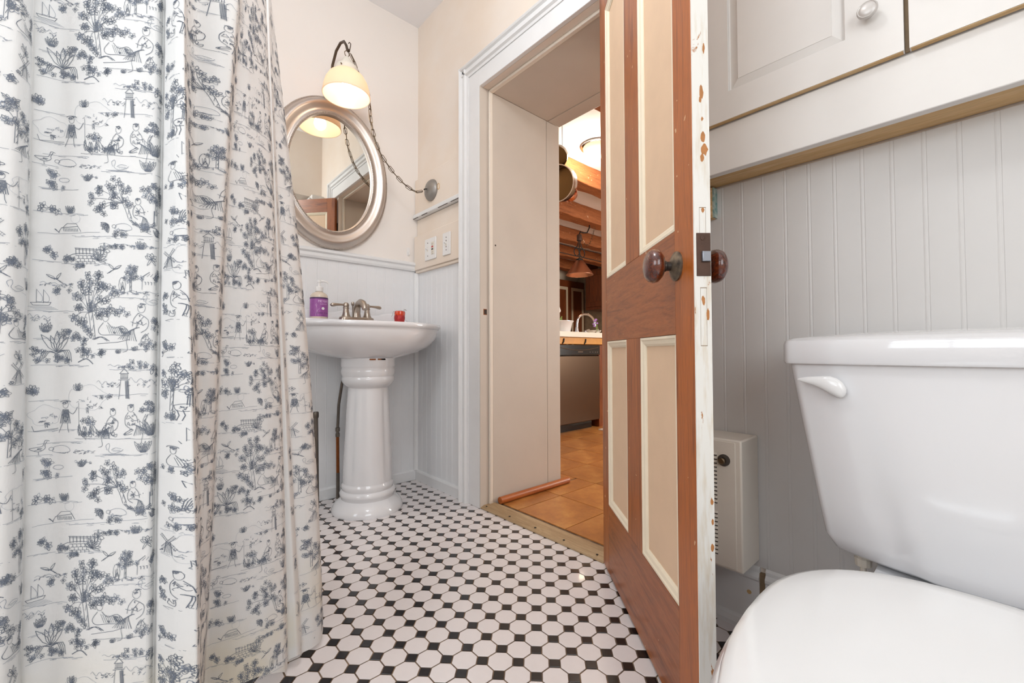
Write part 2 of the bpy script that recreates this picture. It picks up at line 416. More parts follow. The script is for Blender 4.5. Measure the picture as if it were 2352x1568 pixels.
# boards on the wall between corner and doorway
bd = struct(bpy.data.objects.new('trim_3', None), 'cream boards carrying chain canopy and switches beside the doorway'); col.objects.link(bd)
box('board', 'wall_cream', (0.003, 0.468, -0.020, -0.0002, 1.498, 1.700), bd, 0.003)
box('ledge', 'paint_white', (0.003, 0.468, -0.034, -0.0002, 1.474, 1.498), bd, 0.005)
for a_, b_ in ((0.006, 0.06), (0.10, 0.16), (0.27, 0.36), (0.39, 0.463)): box('paint_crack', 'crack_dark', (a_, b_, -0.0345, -0.030, 1.4732, 1.4742), bd)
box('board', 'wall_cream', (0.003, 0.468, -0.006, -0.0002, 1.372, 1.472), bd, 0.002)
box('board', 'wall_cream', (0.012, 0.468, -0.030, -0.0002, 1.178, 1.370), bd, 0.004)
box('ledge', 'wall_cream', (0.014, 0.468, -0.022, -0.0002, 1.163, 1.178), bd, 0.002)
MB().tube([(0.255 + 0.010 * math.cos(a), -0.0204, 1.595 + 0.016 * math.sin(a)) for a in [k * math.pi / 8 for k in range(16)]], 0.0018, 6, closed=True).build('knot_stain', 'pine_raw', bd)

# door casing with its outer moulding
cs = struct(bpy.data.objects.new('trim_4', None), 'white flat door casing with a stepped outer moulding'); col.objects.link(cs)
def casing(x0, x1, sgn):
    # profile across the width from outer edge to opening: (distance from the outer edge, proud)
    pr = [(0, 0), (0, 0.040), (0.006, 0.044), (0.012, 0.040), (0.016, 0.030), (0.030, 0.030), (0.034, 0.036), (0.042, 0.036), (0.047, 0.026), (0.058, 0.024), (0.058, 0.0)]
    mb = MB().extrude([(x0 + sgn * t, -q_) for t, q_ in pr], 'z', 0.0, OZ + 0.138)
    mb.build('moulding', 'paint_white', cs)
    a, b = x0 + sgn * 0.058, x1
    box('casing_board', 'paint_white', (min(a, b), max(a, b), -0.020, -0.0002, 0.0, OZ + 0.08), cs, 0.002)
casing(0.470, OX0, 1); casing(OX1 + 0.151, OX1 + 0.034, -1)
pr = [(0, 0), (0, 0.040), (0.006, 0.044), (0.012, 0.040), (0.016, 0.030), (0.030, 0.030), (0.034, 0.036), (0.042, 0.036), (0.047, 0.026), (0.058, 0.024), (0.058, 0.0)]
MB().extrude([(-q_, OZ + 0.138 - t) for t, q_ in pr], 'x', 0.470, OX1 + 0.141).build('moulding', 'paint_white', cs)
box('casing_board', 'paint_white', (0.528, OX1 + 0.083, -0.0198, -0.0002, OZ, OZ + 0.08), cs, 0.002)

# deep doorway lining
jl = struct(bpy.data.objects.new('trim_5', None), 'deep cream painted lining of the kitchen doorway'); col.objects.link(jl)
box('rebate_strip', 'jamb_paint', (OX0 + 0.0003, OX0 + 0.004, -0.019, 0.030, 0, OZ), jl)
box('stop_bead', 'trim_cream', (OX0 + 0.0003, OX0 + 0.013, 0.031, 0.052, 0, OZ), jl, 0.004)
box('panel_board', 'jamb_paint', (OX0 + 0.0003, OX0 + 0.010, 0.053, 0.421, 0, OZ - 0.008), jl, 0.0015)
box('panel_board', 'jamb_paint', (OX0 + 0.0003, OX0 + 0.010, 0.423, DEP + 0.003, 0, OZ - 0.008), jl, 0.0015)
box('stop_bead', 'trim_cream', (OX0 + 0.013, OX1, 0.031, 0.052, OZ - 0.013, OZ - 0.0003), jl, 0.004)
box('head_board', 'jamb_paint', (OX0 + 0.011, OX1 - 0.011, 0.053, 0.43, OZ - 0.008, OZ - 0.0003), jl)
box('head_board', 'jamb_paint', (OX0 + 0.011, OX1 - 0.011, 0.432, DEP + 0.003, OZ - 0.010, OZ - 0.0003), jl, 0.002)
box('panel_board', 'jamb_paint', (OX1 - 0.010, OX1 - 0.0003, 0.053, DEP + 0.003, 0, OZ - 0.008), jl)
box('stop_bead', 'trim_cream', (OX1 - 0.013, OX1 - 0.0003, 0.031, 0.052, 0, OZ - 0.013), jl, 0.004)
# strike hole and nail heads
box('strike_hole', 'crack_dark', (OX0 + 0.004, OX0 + 0.0045, 0.004, 0.020, 0.893, 0.915), jl)
box('strike_stain', 'rust_stain', (OX0 + 0.004, OX0 + 0.0042, 0.0, 0.020, 0.890, 0.918), jl)
MB().lathe([(0.004, 0), (0.004, 0.0008)], 10).xf(Matrix.Translation((OX0 + 0.010, 0.068, 1.225)) @ align((1, 0, 0))).build('nail_hole', 'crack_dark', jl)

# wooden threshold with screws; quarter-round at the jamb foot
th_ = thing('threshold', 'worn tan wooden threshold with screw heads at the doorway', 'threshold', (0.95, 0.03, 0))
MB().extrude([(-0.048, 0.0005), (-0.046, 0.006), (-0.028, 0.0125), (0.030, 0.0125), (0.040, 0.009), (0.044, 0.0005)], 'x', -0.362, 0.346).build('board', 'threshold_wood', th_, bev=0.0015)
for sx_ in (0.637, 0.796, 0.952, 1.104, 1.257):
    MB().lathe([(0.0045, 0.0), (0.0045, 0.0009), (0.002, 0.0012)], 12, (sx_ - 0.95, -0.030, 0.0123)).build('screw', 'iron_black', th_)
qr = tag(MB().tube([(0.642, 0.075, 0.022), (0.642, 0.56, 0.022)], 0.0165, 16).build('quarter_round', 'orange_wood', smooth=True, bev=0.002), 'orange-brown rounded wooden strip along the jamb foot', 'strip')

# ------------------------------------------------------------------ the open door
HX, HY = 1.306, -0.029
DW, DT = 0.696, 0.031
door = struct(bpy.data.objects.new('door_1', None), 'open brown wooden door with four cream panels and brown knobs'); col.objects.link(door)
door.location = (HX, HY, 0.012); door.rotation_euler = (0, 0, math.radians(-40.44))
# local: x along the door, +y is away from the doorway-side face (face seen in the photo at y=0, edge depth to +y)
ZB, ZT = 0.0, 1.940
rails = [(ZB, 0.215), (0.739, 0.941), (1.83, ZT)]
S0, S1, S2, S3 = 0.066, 0.283, 0.395, 0.613
box('hinge_stile', 'wood_v', (0, S0, 0, DT, ZB, ZT), door, 0.0012)
box('lock_stile', 'wood_stile', (S3, DW - 0.003, 0, DT, ZB, ZT), door, 0.0012)
for a, b in rails: box('rail', 'wood_h', (S0 + 0.0004, S3 - 0.0004, 0.0006, DT - 0.0006, a, b), door, 0.0008)
for a, b in ((0.2152, 0.7388), (0.9412, 1.8298)):
    box('mullion', 'wood_v', (S1, S2, 0.0004, DT - 0.0004, a, b), door, 0.0008)
    for x0, x1 in ((S0, S1), (S2, S3)):
        box('panel', 'door_panel', (x0 + 0.001, x1 - 0.001, 0.0115, DT - 0.0115, a + 0.0005, b - 0.0005), door)
        for side in (0, 1):
            # moulding strips: stepped profile round the panel (u across, d depth from the face)
            pr = [(0.0008, 0.0014), (0.006, 0.0010), (0.009, 0.0035), (0.016, 0.0055), (0.021, 0.0098), (0.021, 0.0118), (0.0008, 0.0118)]
            fy = (lambda d: d) if side == 0 else (lambda d: DT - d)
            for kind in ('l', 'r', 'b', 't'):
                mb = MB()
                if kind == 'l': A = [[(x0 + u, fy(d), a + u) for u, d in pr], [(x0 + u, fy(d), b - u) for u, d in pr]]
                if kind == 'r': A = [[(x1 - u, fy(d), a + u) for u, d in pr], [(x1 - u, fy(d), b - u) for u, d in pr]]
                if kind == 'b': A = [[(x0 + u, fy(d), a + u) for u, d in pr], [(x1 - u, fy(d), a + u) for u, d in pr]]
                if kind == 't': A = [[(x0 + u, fy(d), b - u) for u, d in pr], [(x1 - u, fy(d), b - u) for u, d in pr]]
                mb.rings(A).build('panel_moulding', 'door_mould', door)
box('edge_strip', 'door_edge', (DW - 0.003, DW, 0.0008, DT - 0.0006, ZB, ZT), door)
# mortise lock plate in the edge
zl = 0.888 - 0.012
lp = box('lock_plate', 'rust_plate', (DW - 0.0004, DW + 0.0016, 0.0045, DT - 0.0015, zl - 0.038, zl + 0.038), door, 0.0006)
box('latch', 'latch_steel', (DW + 0.0016, DW + 0.007, 0.0125, DT - 0.004, zl - 0.013, zl + 0.005), lp, 0.001)
MB().lathe([(0.0042, 0), (0.0042, 0.001), (0.002, 0.0015)], 12).xf(Matrix.Translation((DW + 0.0016, 0.0155, zl + 0.029)) @ align((1, 0, 0))).build('screw', 'rust_plate', lp)
for z0_, z1_ in ((0.905, 0.960), (0.715, 0.818)):   # old mortise outlines under the paint
    for bb_ in ((0.0075, 0.0079, z0_, z1_), (0.0185, 0.0189, z0_, z1_), (0.0075, 0.0193, z0_, z0_ + 0.0012), (0.0075, 0.0193, z1_ - 0.0012, z1_)):
        box('patch_line', 'raw_wood_dark', (DW - 0.0001, DW + 0.0002, bb_[0] + 0.003, bb_[1] + 0.003, bb_[2], bb_[3]), door)
# chips where the white paint is gone
crn = random.Random(3)
for cy, cz, sy_, sz_ in ((0.016, 1.465, 0.0105, 0.0055), (0.017, 1.165, 0.004, 0.014), (0.015, 1.152, 0.0025, 0.006), (0.018, 1.118, 0.0022, 0.004), (0.019, 1.085, 0.005, 0.010), (0.021, 1.063, 0.0065, 0.012), (0.017, 1.048, 0.004, 0.009), (0.022, 1.245, 0.0022, 0.011), (0.017, 0.955, 0.003, 0.005), (0.016, 0.795, 0.0035, 0.009), (0.024, 0.77, 0.003, 0.012), (0.026, 0.445, 0.003, 0.007), (0.027, 0.41, 0.0025, 0.006), (0.026, 0.365, 0.003, 0.008), (0.025, 0.10, 0.004, 0.018)):
    n_ = 11
    ring_ = [(cy + sy_ * crn.uniform(.65, 1.1) * math.cos(6.283 * k / n_), cz + sz_ * crn.uniform(.65, 1.1) * math.sin(6.283 * k / n_)) for k in range(n_)]
    MB().extrude([(min(max(a, 0.002), DT - 0.002), b) for a, b in ring_], 'x', DW - 0.0002, DW + 0.0003).build('paint_chip', 'bare_chip', door)
def knob(sign):
    kz = 0.882 - 0.012; kx = 0.622
    y0 = 0.0 if sign < 0 else DT
    M = Matrix.Translation((kx, y0, kz)) @ align((0, sign, 0))
    k = MB().lathe([(0.0, 0.027), (0.012, 0.0275), (0.024, 0.031), (0.031, 0.038), (0.0325, 0.045), (0.030, 0.053), (0.022, 0.0595), (0.010, 0.0625), (0.0, 0.063)], 32, cap0=False, cap1=False).xf(M).build('knob', 'knob_wood', door, smooth=True)
    MB().lathe([(0.0, -0.0005), (0.0285, -0.0005), (0.0285, 0.003), (0.024, 0.006), (0.014, 0.010), (0.010, 0.013), (0.0, 0.013)], 28, cap0=False, cap1=False).xf(M).build('rose', 'rose_metal', k, smooth=True)
    MB().lathe([(0.0088, 0.010), (0.0088, 0.020), (0.0105, 0.022), (0.0105, 0.026), (0.0088, 0.028)], 20).xf(M).build('shank', 'dark_metal', k, smooth=True)
knob(-1); knob(1)
for hz in (0.25, 1.70):
    MB().lathe([(0.0065, -0.045), (0.0065, 0.045)], 14, (-0.004, DT + 0.004, hz)).build('hinge', 'iron_black', door, smooth=True)
# ------------------------------------------------------------------ pedestal sink
SX, SY = 0.24, -0.395
sink = thing('pedestal_sink', 'white ceramic pedestal sink with fluted column in the corner', 'sink', (SX + 0.012, SY, 0))
def flute(a, z):
    if not (0.13 < z < 0.55): return 1.0
    e = min(1.0, (z - 0.13) / 0.05, (0.55 - z) / 0.05)
    c = abs(math.cos(2 * (a + math.radians(20))))   # four broad faces between grooves
    g = math.exp(-((c - 0.0) / 0.22) ** 2)
    return 1.0 - 0.075 * g * e + 0.02 * e
prof = [(0.0, 0.0), (0.156, 0.0), (0.158, 0.006), (0.154, 0.020), (0.143, 0.038), (0.124, 0.052), (0.116, 0.058), (0.117, 0.066), (0.122, 0.074), (0.123, 0.084), (0.118, 0.093), (0.112, 0.097), (0.113, 0.103), (0.116, 0.112), (0.113, 0.122), (0.109, 0.128)]
prof += [(0.109 - 0.020 * t, 0.13 + 0.425 * t) for t in [k / 14 for k in range(15)]]
prof += [(0.094, 0.560), (0.102, 0.566), (0.112, 0.578), (0.117, 0.590), (0.1175, 0.600), (0.114, 0.607), (0.116, 0.612), (0.1195, 0.622), (0.120, 0.634), (0.117, 0.645), (0.119, 0.650), (0.121, 0.655), (0.120, 0.690), (0.0, 0.690)]
MB().lathe(prof, 64, mod=flute, cap0=False, cap1=False).build('pedestal', 'ceramic', sink, smooth=True)
def plan(a, k):
    # basin outline around its own centre; front (+x) elliptical, back boxy
    c, s = math.cos(a), math.sin(a)
    fx = 0.275 if c > 0 else 0.205
    e = 2.3 if c > 0 else 3.2
    x = fx * math.copysign(abs(c) ** (2 / e), c); y = 0.352 * math.copysign(abs(s) ** (2 / e), s)
    return x * k, y * k
def basin_ring(k, z, cx, blend=0.0, r=0.12):
    R = []
    for j in range(72):
        a = 2 * math.pi * j / 72
        x, y = plan(a, k)
        x2, y2 = r * math.cos(a), r * math.sin(a)
        R.append((cx * (1 - blend) + x * (1 - blend) + x2 * blend, y * (1 - blend) + y2 * blend, z))
    return R
cx0 = 0.212 - SX
lev = [(0.34, 0.688, 1.0), (0.44, 0.691, 0.7), (0.58, 0.701, 0.3), (0.70, 0.717, 0.08), (0.83, 0.743, 0), (0.915, 0.771, 0), (0.955, 0.796, 0), (0.968, 0.812, 0), (0.972, 0.821, 0), (0.985, 0.8245, 0), (1.004, 0.828, 0), (1.014, 0.834, 0), (1.014, 0.842, 0), (1.002, 0.848, 0), (0.975, 0.8495, 0), (0.93, 0.848, 0), (0.89, 0.838, 0), (0.80, 0.79, 0), (0.62, 0.745, 0), (0.3, 0.728, 0), (0.06, 0.724, 0)]
bs = MB().rings([basin_ring(k, z, cx0, b) for k, z, b in lev]).build('basin', 'ceramic', sink, smooth=True)
# raised back deck with wavy splash ridge
mb = MB(); R = []
for z, d in ((0.800, 0.03), (0.822, 0.010), (0.84, 0.003), (0.858, 0.0), (0.864, 0.002), (0.868, 0.008)):
    R.append([(x - SX, y, z) for x, y in rounded(0.004 + d * 0.2, 0.205 - d, -0.356 + d, 0.352 - d, 0.05 - d * 0.3, 5)])
mb.rings(R).build('deck', 'ceramic', sink, smooth=True)
mb = MB(); R = []
for i in range(41):
    y = -0.345 + 0.69 * i / 40
    t = abs(y) / 0.345
    h = 0.868 + (0.052 + 0.010 * math.cos(t * 9.0)) * max(0.0, 1 - t ** 6)
    R.append([(0.004 - SX, y, 0.85), (0.004 - SX, y, h), (0.012 - SX, y, h + 0.002), (0.022 - SX, y, h - 0.004), (0.034 - SX, y, 0.868 + (h - 0.868) * 0.4), (0.055 - SX, y, 0.860)])
mb.rings(R).build('splash_ridge', 'ceramic', sink, smooth=True)
for yy, ww in ((-0.055, 0.014), (0.015, 0.018), (0.028, 0.010)):
    MB().box(-ww, ww, -0.001, 0.001, -0.003, 0.003).xf(Matrix.Translation((0.1207, yy * 0.6, 0.686)) @ Mrot('Z', math.pi / 2)).build('rust_mark', 'rust_stain', sink)

# faucet
fx, fy, fz = 0.125, -0.402, 0.868
fa = thing('faucet', 'brushed nickel faucet with two lever handles on the sink', 'faucet', (fx, fy, fz))
R = []
for z, s in ((0.0, 1.0), (0.010, 1.0), (0.016, 0.95), (0.019, 0.86)):
    R.append([(x * s, y * (1 - (1 - s) * 0.35), z) for x, y in rounded(-0.026, 0.026, -0.085, 0.085, 0.0255, 6)])
MB().rings(R).build('base_plate', 'nickel', fa, smooth=True)
for s in (-1, 1):
    h = MB().lathe([(0.027, 0.0), (0.0265, 0.012), (0.022, 0.020), (0.0165, 0.032), (0.0135, 0.048), (0.0125, 0.058), (0.0145, 0.060), (0.0145, 0.064), (0.0125, 0.066), (0.014, 0.074), (0.0135, 0.081), (0.008, 0.088), (0, 0.0895)], 24, (0, s * 0.052, 0), cap1=False).build('handle', 'nickel', fa, smooth=True)
    MB().tube([(0, s * 0.055, 0.076), (0, s * 0.075, 0.077), (0, s * 0.095, 0.076), (0, s * 0.110, 0.0745), (0, s * 0.120, 0.0735), (0, s * 0.126, 0.073)], [0.0055, 0.005, 0.0062, 0.0088, 0.0085, 0.003], 14).build('lever', 'nickel', h, smooth=True)
MB().tube([(-0.004, 0, 0.010), (-0.004, 0, 0.040), (0.004, 0, 0.066), (0.022, 0, 0.084), (0.048, 0, 0.090), (0.074, 0, 0.082), (0.092, 0, 0.066), (0.098, 0, 0.052)], [0.022, 0.0185, 0.0165, 0.0155, 0.0155, 0.016, 0.015, 0.0125], 20).build('spout', 'nickel', fa, smooth=True)
MB().lathe([(0.003, 0.01), (0.003, 0.074), (0.0055, 0.078), (0.0085, 0.086), (0.0075, 0.095), (0, 0.098)], 16, (-0.02, -0.012, 0), cap1=False).build('lift_rod', 'nickel', fa, smooth=True)

# soap bottle
so = thing('soap_bottle', 'clear pump bottle of hand soap with purple label', 'bottle', (0.115, -0.575, 0.868))
bp = MB().lathe([(0.0, 0), (0.034, 0.0), (0.037, 0.004), (0.0385, 0.012), (0.0385, 0.100), (0.037, 0.112), (0.030, 0.122), (0.018, 0.128), (0.0135, 0.131), (0.0135, 0.136), (0, 0.136)], 40, cap0=False, cap1=False).build('bottle_body', 'soap_liquid', so, smooth=True)
lb = MB().lathe([(0.0387, 0.013), (0.0389, 0.014), (0.0389, 0.0945), (0.0387, 0.0955)], 48, cap0=False, cap1=False).build('label', 'label_purple', so, smooth=True)
MB().lathe([(0.0388, 0.0945), (0.0391, 0.095), (0.0391, 0.101), (0.0388, 0.1015)], 48, cap0=False, cap1=False).build('label_band', 'label_dark', lb, smooth=True)
MB().lathe([(0.0165, 0.131), (0.0172, 0.134), (0.0172, 0.151), (0.0155, 0.153), (0.006, 0.153), (0.0055, 0.172), (0.008, 0.173), (0.009, 0.184), (0.0, 0.185)], 24, cap0=True, cap1=False).build('pump', 'plastic_white', so, smooth=True)
MB().tube([(0, 0.0, 0.180), (0.004, 0.02, 0.1805), (0.006, 0.034, 0.177), (0.0065, 0.040, 0.171)], [0.0065, 0.005, 0.0045, 0.004], 12).build('spout', 'plastic_white', so, smooth=True)
def wrap_text(txt, size, z, ang0, mt, parent, R=0.0393):
    cu = bpy.data.curves.new('text', 'FONT'); cu.body = txt; cu.size = size; cu.align_x = 'CENTER'; cu.resolution_u = 2
    tmp = bpy.data.objects.new('tmp_text', cu); col.objects.link(tmp)
    bpy.context.view_layer.update()
    me = bpy.data.meshes.new_from_object(tmp.evaluated_get(bpy.context.evaluated_depsgraph_get()))
    bpy.data.objects.remove(tmp); bpy.data.curves.remove(cu)
    for v in me.vertices:
        a = ang0 + v.co.x / R
        v.co = Vector((R * math.cos(a), R * math.sin(a), z + v.co.y))
    me.materials.clear(); me.materials.append(MATS[mt])
    o = bpy.data.objects.new('lettering', me); col.objects.link(o); o.parent = parent
    return o
va = math.atan2(CAM.y + 0.575, CAM.x - 0.115)
wrap_text("MEYER'S", 0.0145, 0.078, va + 0.55, 'label_pale', lb)
wrap_text('CLEAN DAY', 0.0065, 0.068, va + 0.55, 'label_pale', lb)
wrap_text('HAND SOAP', 0.0095, 0.026, va + 0.45, 'label_dark', lb)
wrap_text('LIQUID', 0.005, 0.018, va + 0.45, 'label_dark', lb)
# line drawing and pale seal on the label
mb = MB()
for pts in ([(-.30, .06), (-.22, .052), (-.2, .04), (-.3, .03), (-.34, .016)], [(-.2, .04), (-.05, .045), (.02, .05)], [(-.18, .04), (-.12, .028), (-.08, .016)], [(-.30, .06), (-.34, .067), (-.26, .072), (-.22, .066), (-.24, .058)]):
    mb.tube([(0.0392 * math.cos(va + a), 0.0392 * math.sin(va + a), z) for a, z in pts], 0.0005, 5)
mb.build('line_drawing', 'label_pale', lb)
MB().lathe([(0.0062, 0), (0.0062, 0.0012), (0, 0.0012)], 20, cap1=False).xf(Matrix.Translation((0.0385 * math.cos(va + .45), 0.0385 * math.sin(va + .45), 0.050)) @ align((math.cos(va + .45), math.sin(va + .45), 0))).build('seal', 'plastic_white', lb)

# small red ornament
ro = thing('glitter_ornament', 'small red glittery apple-shaped ornament on the sink', 'ornament', (0.115, -0.170, 0.868))
ro.scale = (1.2, 1.2, 1.75)
MB().lathe([(0.0, 0), (0.017, 0.0), (0.021, 0.006), (0.0235, 0.016), (0.0225, 0.024)], 24, cap0=False, cap1=True).build('base', 'red_glitter', ro, smooth=True)
MB().lathe([(0.0225, 0.0242), (0.0235, 0.030), (0.0225, 0.036), (0.018, 0.0375), (0.015, 0.033)], 24, mod=lambda a, z: 1 + 0.06 * math.cos(5 * a), cap0=True, cap1=True).build('rim', 'red_amber', ro, smooth=True)
for a in (0.4, 1.5, 2.9, 4.4):
    MB().tube([(0.018 * math.cos(a), 0.018 * math.sin(a), 0.035), (0.026 * math.cos(a), 0.026 * math.sin(a), 0.042 - 0.006 * (a > 2)), (0.034 * math.cos(a), 0.034 * math.sin(a), 0.040 - 0.02 * (a > 2))], 0.0005, 5).build('wire_tendril', 'chain_metal', ro)

# supply pipe behind the pedestal and the tub's riser pipe
sp = thing('supply_pipe', 'flexible grey and copper supply pipe beside the sink pedestal', 'pipe', (0.040, -0.452, 0))
MB().tube([(0.05, 0.012, 0.69), (0.035, 0.012, 0.62), (0.004, 0.010, 0.56), (-0.008, 0.0, 0.46), (-0.010, -0.004, 0.34)], 0.0068, 12).build('hose', 'steel_pipe', sp, smooth=True)
MB().lathe([(0.008, 0.300), (0.0105, 0.302), (0.0105, 0.316), (0.008, 0.319), (0.008, 0.327), (0.011, 0.329), (0.011, 0.345), (0.007, 0.347)], 8, (-0.010, -0.004, 0)).build('fitting', 'steel_pipe', sp)
MB().tube([(-0.010, -0.004, 0.305), (-0.008, -0.002, 0.12)], 0.0075, 12).build('copper_tube', 'copper_pipe', sp, smooth=True)
MB().tube([(-0.008, -0.002, 0.125), (-0.006, -0.002, 0.0)], 0.0082, 12).build('sleeve', 'steel_pipe', sp, smooth=True)
rp = thing('riser_pipe', 'grey metal riser pipe standing beside the shower curtain', 'pipe', (0.10, -0.572, 0))
MB().tube([(0, 0.0, 0), (0, -0.008, 0.42)], 0.0095, 14).build('tube', 'steel_pipe', rp, smooth=True)
MB().lathe([(0.0115, 0.415), (0.0125, 0.42), (0.0125, 0.437), (0.010, 0.443)], 14, (0, -0.008, 0)).build('collar', 'steel_pipe', rp, smooth=True)

# ------------------------------------------------------------------ oval mirror
mr = thing('oval_mirror', 'oval mirror in a brushed silver beaded frame on the wall', 'mirror', (0.0, -0.487, 1.608))
GA, GB = 0.205, 0.292
def ell(a, d, n=96): return [((GA + d) * math.cos(2 * math.pi * k / n), (GB + d) * math.sin(2 * math.pi * k / n)) for k in range(n)]
R = []
for d, h in ((-0.004, 0.004), (-0.004, 0.026), (0.002, 0.031), (0.008, 0.031), (0.013, 0.027), (0.020, 0.026), (0.032, 0.032), (0.044, 0.041), (0.054, 0.044), (0.062, 0.042), (0.070, 0.033), (0.076, 0.022), (0.080, 0.016), (0.086, 0.014), (0.088, 0.010), (0.088, 0.0008)):
    R.append([(h, y, z) for y, z in ell(0, d)])
MB().rings(R, True, False, False).build('frame', 'frame_silver', mr, smooth=True)
MB().rings([[(0.012, y, z) for y, z in ell(0, -0.003)], [(0.014, y, z) for y, z in ell(0, -0.003)]]).build('glass', 'mirror', mr)
def beads(d, h, r, n):
    mb = MB()
    oct_ = [(1, 0, 0), (0, 1, 0), (0, 0, 1), (0, -1, 0), (0, 0, -1), (-0.6, 0, 0)]
    # equal arc steps round the oval
    P = ell(0, d, 2000); L = [0]
    for k in range(2000): a, b = P[k], P[(k + 1) % 2000]; L.append(L[-1] + math.hypot(b[0] - a[0], b[1] - a[1]))
    j = 0
    for k in range(n):
        t = L[-1] * k / n
        while L[j + 1] < t: j += 1
        y, z = P[j]
        mb.add([(h + p[0] * r, y + p[1] * r, z + p[2] * r) for p in oct_], [[0, 1, 2], [0, 2, 3], [0, 3, 4], [0, 4, 1], [5, 2, 1], [5, 3, 2], [5, 4, 3], [5, 1, 4]])
    return mb
beads(0.003, 0.031, 0.0042, 200).build('inner_beading', 'frame_silver', mr, smooth=True)
beads(0.084, 0.014, 0.0042, 280).build('outer_beading', 'frame_silver', mr, smooth=True)

# ------------------------------------------------------------------ swag lamp
LX, LY, RZ = 0.203, -0.487, 1.912
lm = thing('swag_lamp', 'lit wall lamp with bell-shaped opal glass shade over the mirror', 'lamp', (LX, LY, RZ))
pr = [(0.1045, 0.0), (0.1065, 0.003), (0.105, 0.010), (0.1015, 0.035), (0.093, 0.065), (0.078, 0.092), (0.060, 0.108), (0.050, 0.113), (0.047, 0.110), (0.057, 0.104), (0.075, 0.088), (0.090, 0.062), (0.0985, 0.034), (0.102, 0.010), (0.1025, 0.002)]
mb = MB().lathe(pr + [pr[0]], 48, cap0=False, cap1=False); mb.build('shade', 'opal', lm, smooth=True)
MB().lathe([(0.046, 0.106), (0.050, 0.110), (0.0505, 0.132), (0.046, 0.140), (0.034, 0.144), (0.028, 0.152), (0.018, 0.176), (0.010, 0.186), (0.0, 0.187)], 32, cap0=True, cap1=False).build('holder', 'plastic_cream', lm, smooth=True)
for a in (va - 0.5, va + 1.6):
    MB().tube([(0.0495 * math.cos(a), 0.0495 * math.sin(a), 0.121), (0.058 * math.cos(a), 0.058 * math.sin(a), 0.121)], 0.0028, 8).build('screw', 'chain_metal', lm)
MB().lathe([(0.0, -0.006), (0.014, -0.004), (0.025, 0.006), (0.0305, 0.022), (0.029, 0.040), (0.021, 0.060), (0.014, 0.075), (0.0135, 0.095), (0.0, 0.096)], 24, cap0=False, cap1=False).build('bulb', 'bulb_glow', lm, smooth=True)
MB().tube([(0, 0, 0.185), (0, 0.006, 0.192), (0, 0.011, 0.203), (0, 0.006, 0.214), (0, -0.004, 0.217), (0, -0.011, 0.208), (0, -0.009, 0.196), (0, -0.002, 0.189)], 0.0018, 8, closed=True).build('loop', 'chain_metal', lm, smooth=True)
ar = MB().tube([(0.004 - LX, -0.003, 2.02 - RZ), (0.02 - LX, -0.008, 2.08 - RZ), (0.05 - LX, -0.014, 2.132 - RZ), (0.09 - LX, -0.010, 2.185 - RZ), (0.128 - LX, -0.003, 2.207 - RZ), (0.163 - LX, 0.001, 2.197 - RZ), (0.187 - LX, 0.003, 2.165 - RZ), (0.198 - LX, 0.004, 2.138 - RZ), (0.205 - LX, 0.005, 2.128 - RZ), (0.214 - LX, 0.005, 2.134 - RZ)], [0.0062] * 8 + [0.005, 0.0035], 12).build('arm', 'arm_metal', lm, smooth=True)
MB().lathe([(0.0, 0.0005), (0.045, 0.0005), (0.045, 0.006), (0.036, 0.012), (0.012, 0.016), (0, 0.016)], 28, cap0=False, cap1=False).xf(Matrix.Translation((-LX, -0.003, 2.02 - RZ)) @ align((1, 0, 0))).build('wall_plate', 'arm_metal', lm, smooth=True)
MB().tube([(0.212 - LX, 0.008, 2.122 - RZ), (0.214 - LX, 0.012, 2.150 - RZ), (0.212 - LX, 0.014, 2.165 - RZ), (0.208 - LX, 0.010, 2.172 - RZ), (0.204 - LX, 0.006, 2.166 - RZ)], 0.0022, 8).build('hook', 'arm_metal', lm, smooth=True)
# the chain looping to its canopy on the doorway wall
cp = [(0.208, -0.474, 2.118), (0.200, -0.452, 2.095), (0.19, -0.430, 2.062), (0.180, -0.380, 2.002), (0.175, -0.366, 1.945), (0.170, -0.357, 1.875), (0.165, -0.341, 1.806), (0.160, -0.309, 1.730), (0.155, -0.260, 1.674), (0.150, -0.222, 1.643), (0.150, -0.173, 1.604), (0.152, -0.122, 1.580), (0.160, -0.086, 1.574), (0.178, -0.056, 1.588)]
def resample(P, step):
    P = [Vector(p) for p in P]; dense = []
    for i in range(len(P) - 1):
        p0 = P[max(i - 1, 0)]; p1 = P[i]; p2 = P[i + 1]; p3 = P[min(i + 2, len(P) - 1)]
        for k in range(20):
            t = k / 20
            dense.append(0.5 * (2 * p1 + (p2 - p0) * t + (2 * p0 - 5 * p1 + 4 * p2 - p3) * t * t + (3 * p1 - p0 - 3 * p2 + p3) * t ** 3))
    dense.append(P[-1]); out = [dense[0]]; acc = 0
    for a, b in zip(dense, dense[1:]):
        acc += (b - a).length
        if acc >= step: out.append(b); acc = 0
    return out
ch = thing('swag_chain', 'antique brass link chain with cord swagged from lamp to canopy', 'chain', cp[-1])
O = Vector(cp[-1])
lk = MB().tube([(0.0078 * math.cos(a), 0, (0.0105 if math.sin(a) >= 0 else -0.0105) * (1 if abs(math.sin(a)) > 1e-6 else 0) + 0.0075 * math.sin(a)) for a in [2 * math.pi * (k + 0.5) / 16 for k in range(16)]], 0.00165, 6, closed=True).mesh('link', 'chain_metal'); shade(lk)
pts = resample(cp, 0.0295)
for i in range(len(pts) - 1):
    d = (pts[i + 1] - pts[i])
    o = bpy.data.objects.new('link', lk); col.objects.link(o); o.parent = ch
    o.matrix_local = Matrix.Translation((pts[i] + pts[i + 1]) / 2 - O) @ align(d) @ Mrot('Z', math.radians(35 + 90 * (i % 2)))
